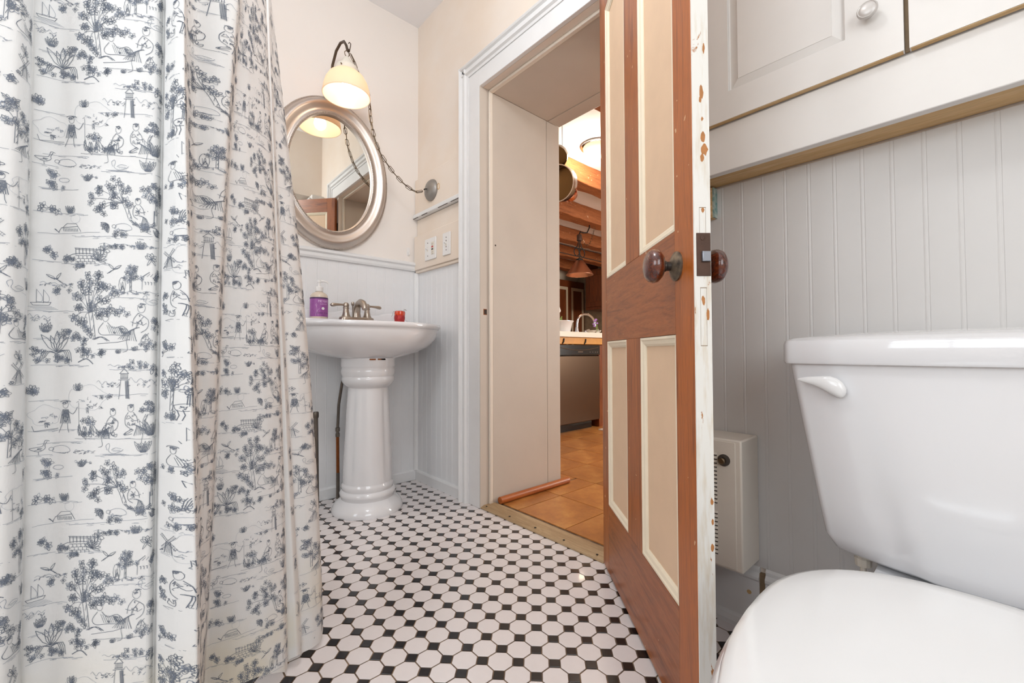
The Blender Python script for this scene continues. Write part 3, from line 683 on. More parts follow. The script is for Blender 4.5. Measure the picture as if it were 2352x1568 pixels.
cw = [p - O + Vector((0.003 * math.sin(i * 1.9), 0.003 * math.cos(i * 2.3), 0.002 * math.sin(i))) for i, p in enumerate(pts)]
MB().tube(cw, 0.0020, 6).build('cord', 'arm_metal', ch, smooth=True)
cn = thing('chain_canopy', 'round pewter canopy plate holding the chain beside the doorway', 'canopy', (0.188, -0.020, 1.592))
MB().lathe([(0.0, 0.0), (0.058, 0.0), (0.0585, 0.003), (0.056, 0.010), (0.048, 0.019), (0.034, 0.026), (0.018, 0.030), (0.0, 0.031)], 40, cap0=False, cap1=False).xf(align((0, -1, 0))).build('plate', 'pewter', cn, smooth=True)
MB().tube([(0, -0.029, 0), (-0.003, -0.036, 0), (-0.008, -0.041, -0.001), (-0.013, -0.040, -0.003)], 0.0035, 10).build('nipple', 'dark_metal', cn, smooth=True)

# ------------------------------------------------------------------ switches on the doorway wall
def plate(name, label, xc, w_, zc, h_, cat):
    t = thing(name, label, cat, (xc, -0.030, zc))
    MB().extrude(rounded(-w_ / 2, w_ / 2, -h_ / 2, h_ / 2, 0.004, 3), 'y', -0.006, -0.0004).build('cover_plate', 'plastic_white', t, bev=0.002)
    return t
def toggle(t, x):
    MB().box(x - 0.005, x + 0.005, -0.0068, -0.0058, -0.012, 0.012).build('toggle_slot', 'plastic_cream', t)
    MB().box(-0.0035, 0.0035, -0.014, 0.0, -0.0045, 0.0045).xf(Matrix.Translation((x, -0.006, 0.001)) @ Mrot('X', math.radians(-28))).build('toggle', 'plastic_white', t, bev=0.001)
def pscrew(t, x, z): MB().lathe([(0.003, 0), (0.003, 0.0008)], 10).xf(Matrix.Translation((x, -0.006, z)) @ align((0, -1, 0))).build('screw', 'slot_dark', t)
p1 = plate('double_plate', 'white double wall plate with switch and red-button outlet', 0.198, 0.114, 1.270, 0.116, 'switch')
toggle(p1, -0.026); pscrew(p1, -0.026, -0.035); pscrew(p1, -0.026, 0.035)
out = box('outlet', 'plastic_cream', (0.012, 0.040, -0.0085, -0.0058, -0.034, 0.034), p1, 0.002)
box('test_button', 'red_button', (0.018, 0.034, -0.0100, -0.0084, 0.003, 0.010), out)
box('reset_button', 'black_plastic', (0.018, 0.034, -0.0100, -0.0084, -0.010, -0.003), out)
for zz in (0.022, -0.022):
    for xx in (0.021, 0.031): box('socket_slot', 'slot_dark', (xx - 0.001, xx + 0.001, -0.0088, -0.0084, zz - 0.004, zz + 0.004), out)
    MB().lathe([(0.0022, 0), (0.0022, 0.0006)], 10).xf(Matrix.Translation((0.026, -0.0084, zz - 0.008)) @ align((0, -1, 0))).build('ground_hole', 'slot_dark', out)
p2_ = plate('switch_plate', 'white single light switch plate nearest the door casing', 0.354, 0.070, 1.268, 0.115, 'switch')
toggle(p2_, 0); pscrew(p2_, 0, 0.032); pscrew(p2_, 0, -0.032); pscrew(p2_, 0, 0.016); pscrew(p2_, 0, -0.016)
hk = thing('adhesive_hook', 'small clear plastic adhesive hook on the wall above the rail', 'hook', (0.0, -0.06, 1.285))
MB().extrude(rounded(-0.009, 0.009, -0.024, 0.024, 0.008, 4), 'x', 0.0003, 0.003).build('backing', 'plastic_white', hk, bev=0.001)
MB().tube([(0.003, 0, 0.004), (0.008, 0, -0.006), (0.011, 0, -0.014), (0.010, 0, -0.019)], [0.003, 0.003, 0.0028, 0.002], 8).build('hook_tip', 'plastic_white', hk, smooth=True)

# ------------------------------------------------------------------ wall heater
ht = thing('wall_heater', 'cream metal wall heater with louvres and a brass knob', 'heater', (1.63, 0, 0.183))
hx0, hx1 = 1.475 - 1.63, 1.777 - 1.63
MB().box(hx0, hx1, -0.119, -0.009, 0.0, 0.318).build('casing', 'heater_paint', ht, bev=0.004)
fp = MB().box(hx0 + 0.002, hx1 - 0.014, -0.1210, -0.1188, 0.006, 0.312).build('front_panel', 'heater_paint', ht, bev=0.001)
kx = 1.737 - 1.63
for z0_, n_ in ((0.155, 13), (0.030, 11)):
    for k in range(n_):
        z_ = z0_ + 0.0098 * k
        MB().add([(hx0 + 0.03, -0.1212, z_), (1.7195 - 1.63, -0.1212, z_), (1.7195 - 1.63, -0.1212, z_ + 0.0042), (hx0 + 0.03, -0.1212, z_ + 0.0042)], [[0, 1, 2, 3]]).build('vent_slot', 'slot_dark', fp)
        MB().extrude([(-0.1211, z_ + 0.0042), (-0.1245, z_ + 0.0040), (-0.1225, z_ + 0.0075), (-0.1211, z_ + 0.0085)], 'x', hx0 + 0.03, 1.7195 - 1.63).build('louvre', 'heater_paint', fp)
MB().lathe([(0.0, 0), (0.0145, 0.0), (0.0145, 0.003), (0.010, 0.004), (0.010, 0.006), (0.0, 0.006)], 20, cap0=False, cap1=False).xf(Matrix.Translation((kx, -0.121, 0.266)) @ align((0, -1, 0))).build('knob_plate', 'slot_dark', ht, smooth=True)
MB().lathe([(0.0075, 0.005), (0.0078, 0.016), (0.006, 0.018), (0, 0.018)], 18, cap1=False).xf(Matrix.Translation((kx, -0.121, 0.266)) @ align((0, -1, 0))).build('knob', 'chain_metal', ht, smooth=True)

# ------------------------------------------------------------------ wall cabinet above the toilet
cb = thing('wall_cabinet', 'white painted wall cabinet with panelled doors above the toilet', 'cabinet', (2.10, 0, 1.171))
ox = 2.10; z_ = lambda v: v - 1.171
box('body', 'cabinet_paint', (1.64 - ox, 2.60 - ox, -0.102, -0.0075, z_(1.180), z_(2.055)), cb)
box('bottom_rail', 'cabinet_paint', (1.64 - ox, 2.60 - ox, -0.106, -0.084, z_(1.171), z_(1.2895)), cb, 0.002)
box('bottom_cleat', 'pine_raw', (1.64 - ox, 2.60 - ox, -0.0835, -0.0076, z_(1.1735), z_(1.180)), cb)
for x0, x1, kn in ((1.660, 2.0810, 2.031), (2.0885, 2.508, 2.138)):
    zb, zt = 1.2925, 2.03
    dr = MB()
    a0, a1, b0, b1 = x0 + 0.055, x1 - 0.055, zb + 0.058, zt - 0.058
    if x0 < 1.7: a0, a1, b0 = 1.760, 1.992, 1.362
    dr.box(x0 - ox, a0 - ox, -0.122, -0.1062, z_(zb), z_(zt)); dr.box(a1 - ox, x1 - ox, -0.122, -0.1062, z_(zb), z_(zt))
    dr.box(a0 - ox, a1 - ox, -0.122, -0.1062, z_(zb), z_(b0)); dr.box(a0 - ox, a1 - ox, -0.122, -0.1062, z_(b1), z_(zt))
    dd = dr.build('door', 'cabinet_paint', cb)
    R = [[(p[0] - ox, y, z_(p[1])) for p in ((a0 + i, b0 + i), (a1 - i, b0 + i), (a1 - i, b1 - i), (a0 + i, b1 - i))] for i, y in ((0.0003, -0.108), (0.0003, -0.1135), (0.004, -0.1125), (0.022, -0.1195), (0.0225, -0.1205))]
    MB().rings(R, True, False, True).build('raised_panel', 'cabinet_paint', dd)
    k = MB().lathe([(0.006, 0), (0.006, 0.010), (0.013, 0.014), (0.0165, 0.018), (0.0168, 0.022), (0.0150, 0.0245), (0.0135, 0.0235), (0.0115, 0.0250), (0.0085, 0.0262), (0.0, 0.0266)], 28, cap1=False).xf(Matrix.Translation((kn - ox, -0.122, z_(1.390))) @ align((0, -1, 0))).build('knob', 'knob_grey', dd, smooth=True)
    box('bare_edge', 'pine_raw', (x0 + 0.002 - ox, x1 - 0.002 - ox, -0.1205, -0.108, z_(zb - 0.0012), z_(zb - 0.0001)), dd)
box('centre_gap', 'raw_wood_dark', (2.0813 - ox, 2.0883 - ox, -0.110, -0.1063, z_(1.2925), z_(2.03)), cb)
bk = thing('wood_block', 'short raw wood block with teal paint edge under the cabinet', 'block', (1.665, 0, 1.085))
box('block', 'pine_raw', (-0.030, 0.014, -0.030, -0.0075, 0, 0.084), bk, 0.001)
mat('teal_paint', srgb(96, 140, 136), 0.6, var=0.5, vscale=70, c2=srgb(190, 196, 186))
box('painted_edge', 'teal_paint', (0.0142, 0.018, -0.030, -0.0075, 0.001, 0.083), bk)

# ------------------------------------------------------------------ toilet
TX = 2.165
tl = thing('toilet', 'white ceramic toilet with closed lid beside the open door', 'toilet', (TX, 0, 0))
def tank_ring(hw, yb, yf, bulge, z, r=0.03, n=44, swell=0.0075):
    # plan outline: flat back, side corners rounded, front bowed outwards
    P = []
    for k in range(n + 1): # front from left to right; a proud swell that narrows towards the bottom
        t = -1 + 2 * k / n
        wz = 0.38 + 0.9 * max(0.0, z - 0.34); e = max(0.0, min(1.0, (wz + 0.10 - abs(t)) / 0.20)); e = e * e * (3 - 2 * e)
        P.append((hw * t * 0.93, yf - bulge * (1 - t * t) - swell * e * max(0.0, min(1.0, (0.64 - z) / 0.2))))
    for k in range(1, 5): a = math.radians(90 * k / 5); P.append((hw * 0.93 + hw * 0.07 * math.sin(a), yf + 0.022 * (1 - math.cos(a))))
    P.append((hw, yf + 0.03)); P.append((hw, yb - 0.012)); P.append((hw - 0.012, yb)); P.append((-hw + 0.012, yb)); P.append((-hw, yb - 0.012)); P.append((-hw, yf + 0.03))
    for k in range(4, 0, -1): a = math.radians(90 * k / 5); P.append((-hw * 0.93 - hw * 0.07 * math.sin(a), yf + 0.022 * (1 - math.cos(a))))
    return [(x, y, z) for x, y in P]
R = []
for z, hw, yf, bl in ((0.328, 0.140, -0.175, 0.02), (0.333, 0.170, -0.195, 0.026), (0.345, 0.194, -0.208, 0.032), (0.368, 0.2075, -0.214, 0.036), (0.43, 0.2175, -0.217, 0.036), (0.52, 0.2320, -0.219, 0.032), (0.60, 0.2450, -0.220, 0.028), (0.66, 0.2545, -0.221, 0.025), (0.695, 0.260, -0.222, 0.024)):
    R.append(tank_ring(hw, -0.028, yf, bl, z))
tk = MB().rings(R).build('tank', 'ceramic', tl, smooth=True)
R = []
for z, d in ((0.692, -0.004), (0.693, 0.004), (0.697, 0.006), (0.731, 0.006), (0.738, 0.004), (0.743, -0.004)):
    R.append(tank_ring(0.263 + d, -0.024, -0.226 - d, 0.026, z))
ring0 = R[-1]
for f_, dz in ((0.9, 0.003), (0.6, 0.009), (0.3, 0.012)):
    R.append([((x) * f_, -0.125 + (y + 0.125) * f_, 0.743 + dz) for x, y, zz in ring0])
MB().rings(R).build('tank_lid', 'ceramic', tl, smooth=True)
# flush lever: teardrop
lv = [(2.0035, 0.6455, 0.003), (2.002, 0.6455, 0.008), (1.999, 0.646, 0.0125), (1.996, 0.647, 0.0155), (1.990, 0.650, 0.0175), (1.980, 0.654, 0.0168), (1.968, 0.658, 0.0125), (1.956, 0.6605, 0.0088), (1.944, 0.662, 0.0062), (1.934, 0.6625, 0.0038), (1.928, 0.6625, 0.0012)]
mb = MB(); R = []
for x, z, r in lv:
    R.append([(x - TX, -0.240 + 0.008 * math.cos(a) * (r / 0.0175) - (2.0 - x) * 0.02 - 0.004, z + r * math.sin(a)) for a in [2 * math.pi * k / 16 for k in range(16)]])
mb.rings(R).build('flush_lever', 'ceramic_seat', tl, smooth=True)
MB().lathe([(0.009, 0), (0.009, 0.02)], 16).xf(Matrix.Translation((1.990 - TX, -0.222, 0.650)) @ align((0, -1, 0))).build('lever_pivot', 'ceramic_seat', tl, smooth=True)
def seat_ring(k, z, grow=0.0):
    P = []; n = 56
    for j in range(n):
        a = 2 * math.pi * j / n
        c, s = math.cos(a), math.sin(a)
        ex = 2.25 if s < 0 else 2.35
        hx = 0.184 + grow
        hy = (0.305 if s < 0 else 0.195) + grow
        P.append((k * hx * math.copysign(abs(c) ** (2 / ex), c), -0.635 + k * hy * math.copysign(abs(s) ** (2 / ex), s), z))
    return P
lid = [(0.97, 0.4045), (1.0, 0.4075), (1.002, 0.4125), (0.985, 0.4185), (0.94, 0.4225), (0.8, 0.4255), (0.5, 0.428), (0.2, 0.429)]
MB().rings([seat_ring(k, z) for k, z in lid]).build('seat_lid', 'ceramic_seat', tl, smooth=True)
st = [(0.97, 0.382, .008), (1.0, 0.384, .009), (1.002, 0.393, .009), (0.99, 0.401, .006), (0.93, 0.4035, 0)]
MB().rings([seat_ring(k, z, g) for k, z, g in st]).build('seat_ring', 'ceramic_seat', tl, smooth=True)
for s in (-1, 1):
    MB().extrude(rounded(s * 0.075 - 0.022, s * 0.075 + 0.022, -0.452, -0.434, 0.007, 4), 'z', 0.330, 0.400).build('hinge', 'ceramic_seat', tl, bev=0.006)
R = []
for z, k, dy, sx_ in ((0.0, 0.62, 0.05, 0.72), (0.02, 0.62, 0.05, 0.70), (0.05, 0.56, 0.05, 0.66), (0.14, 0.55, 0.06, 0.64), (0.22, 0.66, 0.04, 0.76), (0.30, 0.86, 0.01, 0.93), (0.345, 0.95, 0.0, 0.98), (0.372, 0.97, 0.0, 0.98), (0.381, 0.95, 0.0, 0.96)):
    R.append([(x / k * sx_ if k else x, y + dy, z) for x, y, _ in seat_ring(k, z)])
MB().rings(R).build('bowl', 'ceramic', tl, smooth=True)
R = []
for z, hw, y0, y1 in ((0.0, 0.11, -0.50, -0.14), (0.10, 0.10, -0.50, -0.14), (0.22, 0.105, -0.50, -0.12), (0.285, 0.12, -0.50, -0.06), (0.318, 0.135, -0.50, -0.04), (0.327, 0.13, -0.50, -0.045)):
    R.append([(x, y, z) for x, y in rounded(-hw, hw, y0, y1, 0.045, 5)])
MB().rings(R).build('rear_deck', 'ceramic', tl, smooth=True)
for s in (-1, 1):
    MB().lathe([(0.005, 0.280), (0.005, 0.300), (0.013, 0.302), (0.014, 0.316), (0.010, 0.322), (0.008, 0.333)], 12, (s * 0.158, -0.15, 0)).build('tank_bolt', 'plastic_cream', tl)
# ------------------------------------------------------------------ toile shower curtain
CZ = [0.018, 0.3, 0.6, 0.9, 1.2, 1.5, 1.8, 2.1]
CL = [
    ('e0', [(1.20, -1.86)] * 8), ('e1', [(1.235, -1.74)] * 8), ('e2', [(1.195, -1.62)] * 8), ('e3', [(1.235, -1.50)] * 8),
    ('a',[(1.2128,-1.4189),(1.2128,-1.4189),(1.2128,-1.4189),(1.2128,-1.4189),(1.2128,-1.4189),(1.2128,-1.4189),(1.2128,-1.4189),(1.2128,-1.4189)]),
    ('b',[(1.2249,-1.3828),(1.2249,-1.3828),(1.2249,-1.3828),(1.2249,-1.3828),(1.2249,-1.3828),(1.2249,-1.3828),(1.2249,-1.3828),(1.2249,-1.3828)]),
    ('c',[(1.2286,-1.3486),(1.2285,-1.3487),(1.2277,-1.3496),(1.2269,-1.3505),(1.2268,-1.3506),(1.2271,-1.3503),(1.2271,-1.3503),(1.2271,-1.3503)]),
    ('d',[(1.2058,-1.3366),(1.2053,-1.3372),(1.2039,-1.3388),(1.2027,-1.3401),(1.2018,-1.3411),(1.2015,-1.3414),(1.2015,-1.3414),(1.2015,-1.3414)]),
    ('L0',[(1.1819,-1.3364),(1.1812,-1.3371),(1.1798,-1.3387),(1.1786,-1.3401),(1.1778,-1.3410),(1.1775,-1.3414),(1.1775,-1.3414),(1.1775,-1.3414)]),
    ('e',[(1.1814,-1.3324),(1.1808,-1.3331),(1.1794,-1.3347),(1.1782,-1.3360),(1.1773,-1.3370),(1.1770,-1.3374),(1.1770,-1.3374),(1.1770,-1.3374)]),
    ('f',[(1.1834,-1.3046),(1.1829,-1.3051),(1.1823,-1.3058),(1.1819,-1.3063),(1.1815,-1.3067),(1.1812,-1.3070),(1.1812,-1.3070),(1.1812,-1.3070)]),
    ('g',[(1.2140,-1.2628),(1.2140,-1.2628),(1.2140,-1.2628),(1.2140,-1.2628),(1.2140,-1.2628),(1.2140,-1.2628),(1.2140,-1.2628),(1.2140,-1.2628)]),
    ('h',[(1.2468,-1.2169),(1.2464,-1.2173),(1.2462,-1.2175),(1.2462,-1.2175),(1.2460,-1.2178),(1.2455,-1.2184),(1.2455,-1.2184),(1.2455,-1.2184)]),
    ('i',[(1.2600,-1.1900),(1.2595,-1.1906),(1.2589,-1.1913),(1.2585,-1.1917),(1.2581,-1.1921),(1.2578,-1.1925),(1.2578,-1.1925),(1.2578,-1.1925)]),
    ('L1',[(1.2460,-1.1817),(1.2452,-1.1825),(1.2448,-1.1830),(1.2448,-1.1830),(1.2446,-1.1832),(1.2440,-1.1839),(1.2440,-1.1839),(1.2440,-1.1839)]),
    ('j',[(1.2668,-1.1763),(1.2661,-1.1771),(1.2652,-1.1782),(1.2644,-1.1791),(1.2636,-1.1800),(1.2630,-1.1806),(1.2630,-1.1806),(1.2630,-1.1806)]),
    ('k',[(1.3133,-1.1557),(1.3118,-1.1574),(1.3080,-1.1616),(1.3040,-1.1661),(1.3006,-1.1700),(1.2990,-1.1718),(1.2990,-1.1718),(1.2990,-1.1718)]),
    ('l',[(1.3374,-1.1316),(1.3348,-1.1346),(1.3276,-1.1427),(1.3196,-1.1517),(1.3130,-1.1591),(1.3103,-1.1620),(1.3103,-1.1620),(1.3103,-1.1620)]),
    ('L2',[(1.3199,-1.1258),(1.3168,-1.1292),(1.3092,-1.1378),(1.3007,-1.1473),(1.2937,-1.1552),(1.2905,-1.1587),(1.2905,-1.1587),(1.2905,-1.1587)]),
    ('m',[(1.2571,-1.1180),(1.2531,-1.1225),(1.2454,-1.1312),(1.2369,-1.1407),(1.2297,-1.1489),(1.2256,-1.1535),(1.2256,-1.1535),(1.2256,-1.1535)]),
    ('n',[(1.2173,-1.1131),(1.2148,-1.1159),(1.2088,-1.1227),(1.2022,-1.1301),(1.1983,-1.1345),(1.1992,-1.1335),(1.1992,-1.1335),(1.1992,-1.1335)]),
    ('o',[(1.1992,-1.1109),(1.2017,-1.1081),(1.2026,-1.1071),(1.2036,-1.1060),(1.2075,-1.1016),(1.2164,-1.0917),(1.2165,-1.0915),(1.2165,-1.0915)]),
    ('p',[(1.1802,-1.1097),(1.1867,-1.1024),(1.1922,-1.0963),(1.1976,-1.0902),(1.2053,-1.0815),(1.2172,-1.0681),(1.2180,-1.0672),(1.2180,-1.0672)]),
    ('L3',[(1.1392,-1.1031),(1.1467,-1.0947),(1.1529,-1.0877),(1.1592,-1.0807),(1.1673,-1.0715),(1.1791,-1.0583),(1.1814,-1.0557),(1.1814,-1.0557)]),
    ('q',[(1.1332,-1.0948),(1.1398,-1.0874),(1.1455,-1.0810),(1.1514,-1.0744),(1.1589,-1.0659),(1.1696,-1.0539),(1.1721,-1.0511),(1.1721,-1.0511)]),
    ('r',[(1.1462,-1.0471),(1.1488,-1.0442),(1.1494,-1.0435),(1.1493,-1.0436),(1.1501,-1.0428),(1.1531,-1.0394),(1.1543,-1.0381),(1.1543,-1.0381)]),
    ('s',[(1.1484,-0.9950),(1.1485,-0.9949),(1.1440,-1.0000),(1.1371,-1.0077),(1.1304,-1.0153),(1.1263,-1.0199),(1.1254,-1.0209),(1.1254,-1.0209)]),
    ('t',[(1.1399,-0.9595),(1.1353,-0.9646),(1.1282,-0.9726),(1.1195,-0.9824),(1.1098,-0.9933),(1.0997,-1.0046),(1.0949,-1.0101),(1.0949,-1.0101)]),
    ('L4',[(1.1235,-0.9478),(1.1181,-0.9539),(1.1104,-0.9625),(1.1013,-0.9728),(1.0912,-0.9840),(1.0808,-0.9958),(1.0750,-1.0023),(1.0750,-1.0023)]),
    ('u',[(1.1098,-0.9437),(1.1043,-0.9498),(1.0966,-0.9584),(1.0875,-0.9687),(1.0775,-0.9799),(1.0670,-0.9917),(1.0608,-0.9987),(1.0608,-0.9987)]),
    ('v',[(1.1188,-0.9275),(1.1087,-0.9389),(1.0975,-0.9515),(1.0862,-0.9641),(1.0755,-0.9762),(1.0658,-0.9871),(1.0604,-0.9932),(1.0604,-0.9932)]),
    ('L5',[(1.1061,-0.9147),(1.0947,-0.9275),(1.0820,-0.9418),(1.0695,-0.9559),(1.0580,-0.9687),(1.0484,-0.9795),(1.0431,-0.9855),(1.0431,-0.9855)]),
    ('w',[(1.0936,-0.9107),(1.0821,-0.9236),(1.0694,-0.9378),(1.0570,-0.9519),(1.0454,-0.9648),(1.0355,-0.9759),(1.0296,-0.9826),(1.0296,-0.9826)]),
    ('x',[(1.0916,-0.8859),(1.0819,-0.8967),(1.0679,-0.9125),(1.0516,-0.9309),(1.0345,-0.9501),(1.0182,-0.9684),(1.0069,-0.9811),(1.0069,-0.9811)]),
    ('y',[(1.0787,-0.8628),(1.0704,-0.8721),(1.0565,-0.8877),(1.0384,-0.9081),(1.0173,-0.9318),(0.9943,-0.9576),(0.9743,-0.9801),(0.9743,-0.9801)]),
    ('L6',[(1.0456,-0.8473),(1.0374,-0.8565),(1.0235,-0.8721),(1.0051,-0.8928),(0.9831,-0.9175),(0.9582,-0.9455),(0.9326,-0.9742),(0.9326,-0.9742)]),
    ('z',[(0.9589,-0.8395),(0.9491,-0.8504),(0.9347,-0.8666),(0.9167,-0.8868),(0.8956,-0.9105),(0.8719,-0.9372),(0.8461,-0.9661),(0.8412,-0.9717)]),
    ('zz',[(0.8113,-0.8549),(0.8012,-0.8662),(0.7884,-0.8805),(0.7730,-0.8979),(0.7543,-0.9189),(0.7317,-0.9442),(0.7047,-0.9746),(0.6898,-0.9913)]),
]
NAMES = [n for n, _ in CL]
CT = np.array([[p for p in row] for _, row in CL])          # lines x levels x 2
def crom(A, t):
    # Catmull-Rom through the first axis of A at float parameters t
    n = A.shape[0]; i = np.clip(np.floor(t).astype(int), 0, n - 2); f = (t - i)
    sh = (-1,) + (1,) * (A.ndim - 1); f = f.reshape(sh)
    p0 = A[np.maximum(i - 1, 0)]; p1 = A[i]; p2 = A[i + 1]; p3 = A[np.minimum(i + 2, n - 1)]
    tn = 0.35
    m1 = tn * (p2 - p0); m2 = tn * (p3 - p1)
    return (2 * f ** 3 - 3 * f ** 2 + 1) * p1 + (f ** 3 - 2 * f ** 2 + f) * m1 + (-2 * f ** 3 + 3 * f ** 2) * p2 + (f ** 3 - f ** 2) * m2
ZP = np.array(CZ)
def surf(s, z):
    s = np.asarray(s, float); z = np.asarray(z, float)
    zt = np.interp(z, ZP, np.arange(len(ZP)))
    A = crom(CT, s)                                        # n x levels x 2
    i = np.clip(np.floor(zt).astype(int), 0, len(ZP) - 2); f = (zt - i)[:, None]
    k = np.arange(len(s))
    p0 = A[k, np.maximum(i - 1, 0)]; p1 = A[k, i]; p2 = A[k, i + 1]; p3 = A[k, np.minimum(i + 2, len(ZP) - 1)]
    m1 = 0.5 * (p2 - p0); m2 = 0.5 * (p3 - p1)
    xy = (2 * f ** 3 - 3 * f ** 2 + 1) * p1 + (f ** 3 - 2 * f ** 2 + f) * m1 + (-2 * f ** 3 + 3 * f ** 2) * p2 + (f ** 3 - f ** 2) * m2
    return np.column_stack([xy, z])
def normals(s, z):
    e = 0.03; ds = surf(np.minimum(s + e, len(CL) - 1.001), z) - surf(np.maximum(s - e, 0), z)
    dz = surf(s, np.minimum(z + 0.02, 2.1)) - surf(s, np.maximum(z - 0.02, 0.018))
    n = np.cross(ds, dz); n /= np.maximum(np.linalg.norm(n, axis=1), 1e-9)[:, None]
    return n
nS = (len(CL) - 1) * 6; nZ = 56
sg, zg = np.meshgrid(np.linspace(0, len(CL) - 1.0001, nS + 1), np.linspace(0.018, 2.1, nZ + 1), indexing='ij')
hem = 0.014 * np.sin(sg * 1.3) + 0.010 * np.sin(sg * 0.5 + 1)
zz_ = zg + np.maximum(hem, -0.004) * np.maximum(0, 1 - (zg - 0.018) / 0.15)
V = surf(sg.ravel(), np.clip(zz_.ravel(), 0.018, 2.1)); V[:, 2] = zz_.ravel()
F = []
for i in range(nS):
    for j in range(nZ):
        a = i * (nZ + 1) + j; F.append((a, a + nZ + 1, a + nZ + 2, a + 1))
# --- the print: hand-drawn pastoral scenes as ink strokes; units are 0.706 mm, tile 622 x 655
rnd = random.Random(11)
ST = []          # (points, half-width, ink)
def st(pts, w=1.0, ink=0): ST.append(([(float(a), float(b)) for a, b in pts], w, ink))
def arc(cx, cy, rx, ry, a0, a1, n=10): return [(cx + rx * math.cos(math.radians(a0 + (a1 - a0) * k / n)), cy + ry * math.sin(math.radians(a0 + (a1 - a0) * k / n))) for k in range(n + 1)]
def curve(P, n=5):
    out = []
    for i in range(len(P) - 1):
        p0 = P[max(i - 1, 0)]; p1 = P[i]; p2 = P[i + 1]; p3 = P[min(i + 2, len(P) - 1)]
        for k in range(n):
            t = k / n
            out.append(tuple(0.5 * (2 * p1[j] + (p2[j] - p0[j]) * t + (2 * p0[j] - 5 * p1[j] + 4 * p2[j] - p3[j]) * t * t + (3 * p1[j] - p0[j] - 3 * p2[j] + p3[j]) * t ** 3) for j in (0, 1)))
    return out + [P[-1]]
def scribble(x, y, rx, ry, n=5, w=1.0, ink=0):
    a = rnd.uniform(0, 6.3); P = []
    for k in range(n): P.append((x + rnd.uniform(-rx, rx), y + rnd.uniform(-ry, ry)))
    st(curve(P, 3), w, ink)
def leaf(x, y, a, L, w=0.8, ink=0, fat=0.30):
    c, s = math.cos(a), math.sin(a); q = L * (fat if L < 16 else fat * 0.42)
    st([(x, y), (x + L * .35 * c - q * s, y + L * .35 * s + q * c), (x + L * .75 * c - q * .7 * s, y + L * .75 * s + q * .7 * c), (x + L * c, y + L * s), (x + L * .75 * c + q * .7 * s, y + L * .75 * s - q * .7 * c), (x + L * .35 * c + q * s, y + L * .35 * s - q * c), (x, y)], w, ink)
def cluster(x, y, r=9, n=5, ink=0):
    a0 = rnd.uniform(0, 6.3)
    for k in range(n): leaf(x, y, a0 + 6.283 * k / n + rnd.uniform(-.25, .25), r * rnd.uniform(.75, 1.15), rnd.choice((0.7, 0.9, 1.1)), ink if rnd.random() < .75 else 1)
    scribble(x, y, r * .3, r * .3, 4, 1.1, 0)
def foliage(x, y, rx, ry, n, r=9, ink=0):
    for k in range(int(n * 1.15 + 0.5)):
        a = rnd.uniform(0, 6.283); d = math.sqrt(rnd.random()); cluster(x + rx * d * math.cos(a), y + ry * d * math.sin(a), r * rnd.uniform(.8, 1.1), rnd.choice((4, 5, 5)), ink)
def ground(x0, x1, y, sl=0.0, ink=1):
    n = max(2, int((x1 - x0) / 14)); st([(x0 + (x1 - x0) * k / n, y + sl * k + rnd.uniform(-1.3, 1.3)) for k in range(n + 1)], 0.7, ink)
    for k in range(n):
        if rnd.random() < .5: xx = x0 + (x1 - x0) * rnd.random(); st([(xx, y + rnd.uniform(1, 4)), (xx + rnd.uniform(6, 16), y + rnd.uniform(1, 4))], 0.6, 1)
def grass(x, y, n=7, h=26, sp=1.1):
    for k in range(n):
        a = -math.pi / 2 + (k - (n - 1) / 2) * sp / n + rnd.uniform(-.08, .08); L = h * rnd.uniform(.6, 1.0)
        leaf(x + (k - n / 2) * 1.6, y, a, L, 0.9, 0); st([(x + (k - n / 2) * 1.6, y), (x + (k - n / 2) * 1.6 + L * .7 * math.cos(a), y + L * .7 * math.sin(a))], 1.2, 0)
def trunk(P, w=6):
    C = curve(P, 4)
    st([(x - w / 2, y) for x, y in C], 1.0); st([(x + w / 2, y) for x, y in C], 1.3)
    for k in range(0, len(C) - 1, 2): st([(C[k][0] - w * .1, C[k][1]), (C[k + 1][0] + w * .35, C[k + 1][1])], 0.9)
def tree(x, y, h, spots, lean=0, w=6, r=9):
    trunk([(x, y), (x + lean * .4, y - h * .35), (x + lean, y - h * .7)], w)
    for sx_, sy_ in spots:
        st(curve([(x + lean * .7, y - h * .5), ((x + lean + sx_) / 2, (y - h * .6 + sy_) / 2), (sx_, sy_)], 3), 0.9)
        cluster(sx_, sy_, r)
        for _ in range(2): cluster(sx_ + rnd.uniform(-14, 14), sy_ + rnd.uniform(-11, 11), r * rnd.uniform(.8, 1.05))
def cloudtree(x, y, rx, ry):
    P = []
    for k in range(26):
        a = 6.283 * k / 26; q = 1 + 0.09 * math.sin(5 * a + x) + rnd.uniform(-.05, .05); P.append((x + rx * q * math.cos(a), y + ry * q * math.sin(a)))
    st(curve(P + [P[0]], 3), 0.6, 2)
    for k in range(9): scribble(x + rnd.uniform(-rx, rx) * .7, y + rnd.uniform(-ry * .2, ry * .8), 5, 3, 4, 0.7, 1)
    for k in range(5): scribble(x + rnd.uniform(-rx, rx) * .8, y + ry * rnd.uniform(.5, .95), 6, 3, 4, 0.9, 0)
    trunk([(x, y + ry * .8), (x + 1, y + ry * 1.25)], 4)
def head(x, y, r=6):
    st(arc(x, y, r * .8, r, 0, 360, 12), 0.8); scribble(x - r * .2, y - r * .5, r * .8, r * .45, 7, 1.3); scribble(x, y - r * .8, r * .9, r * .25, 5, 1.2)
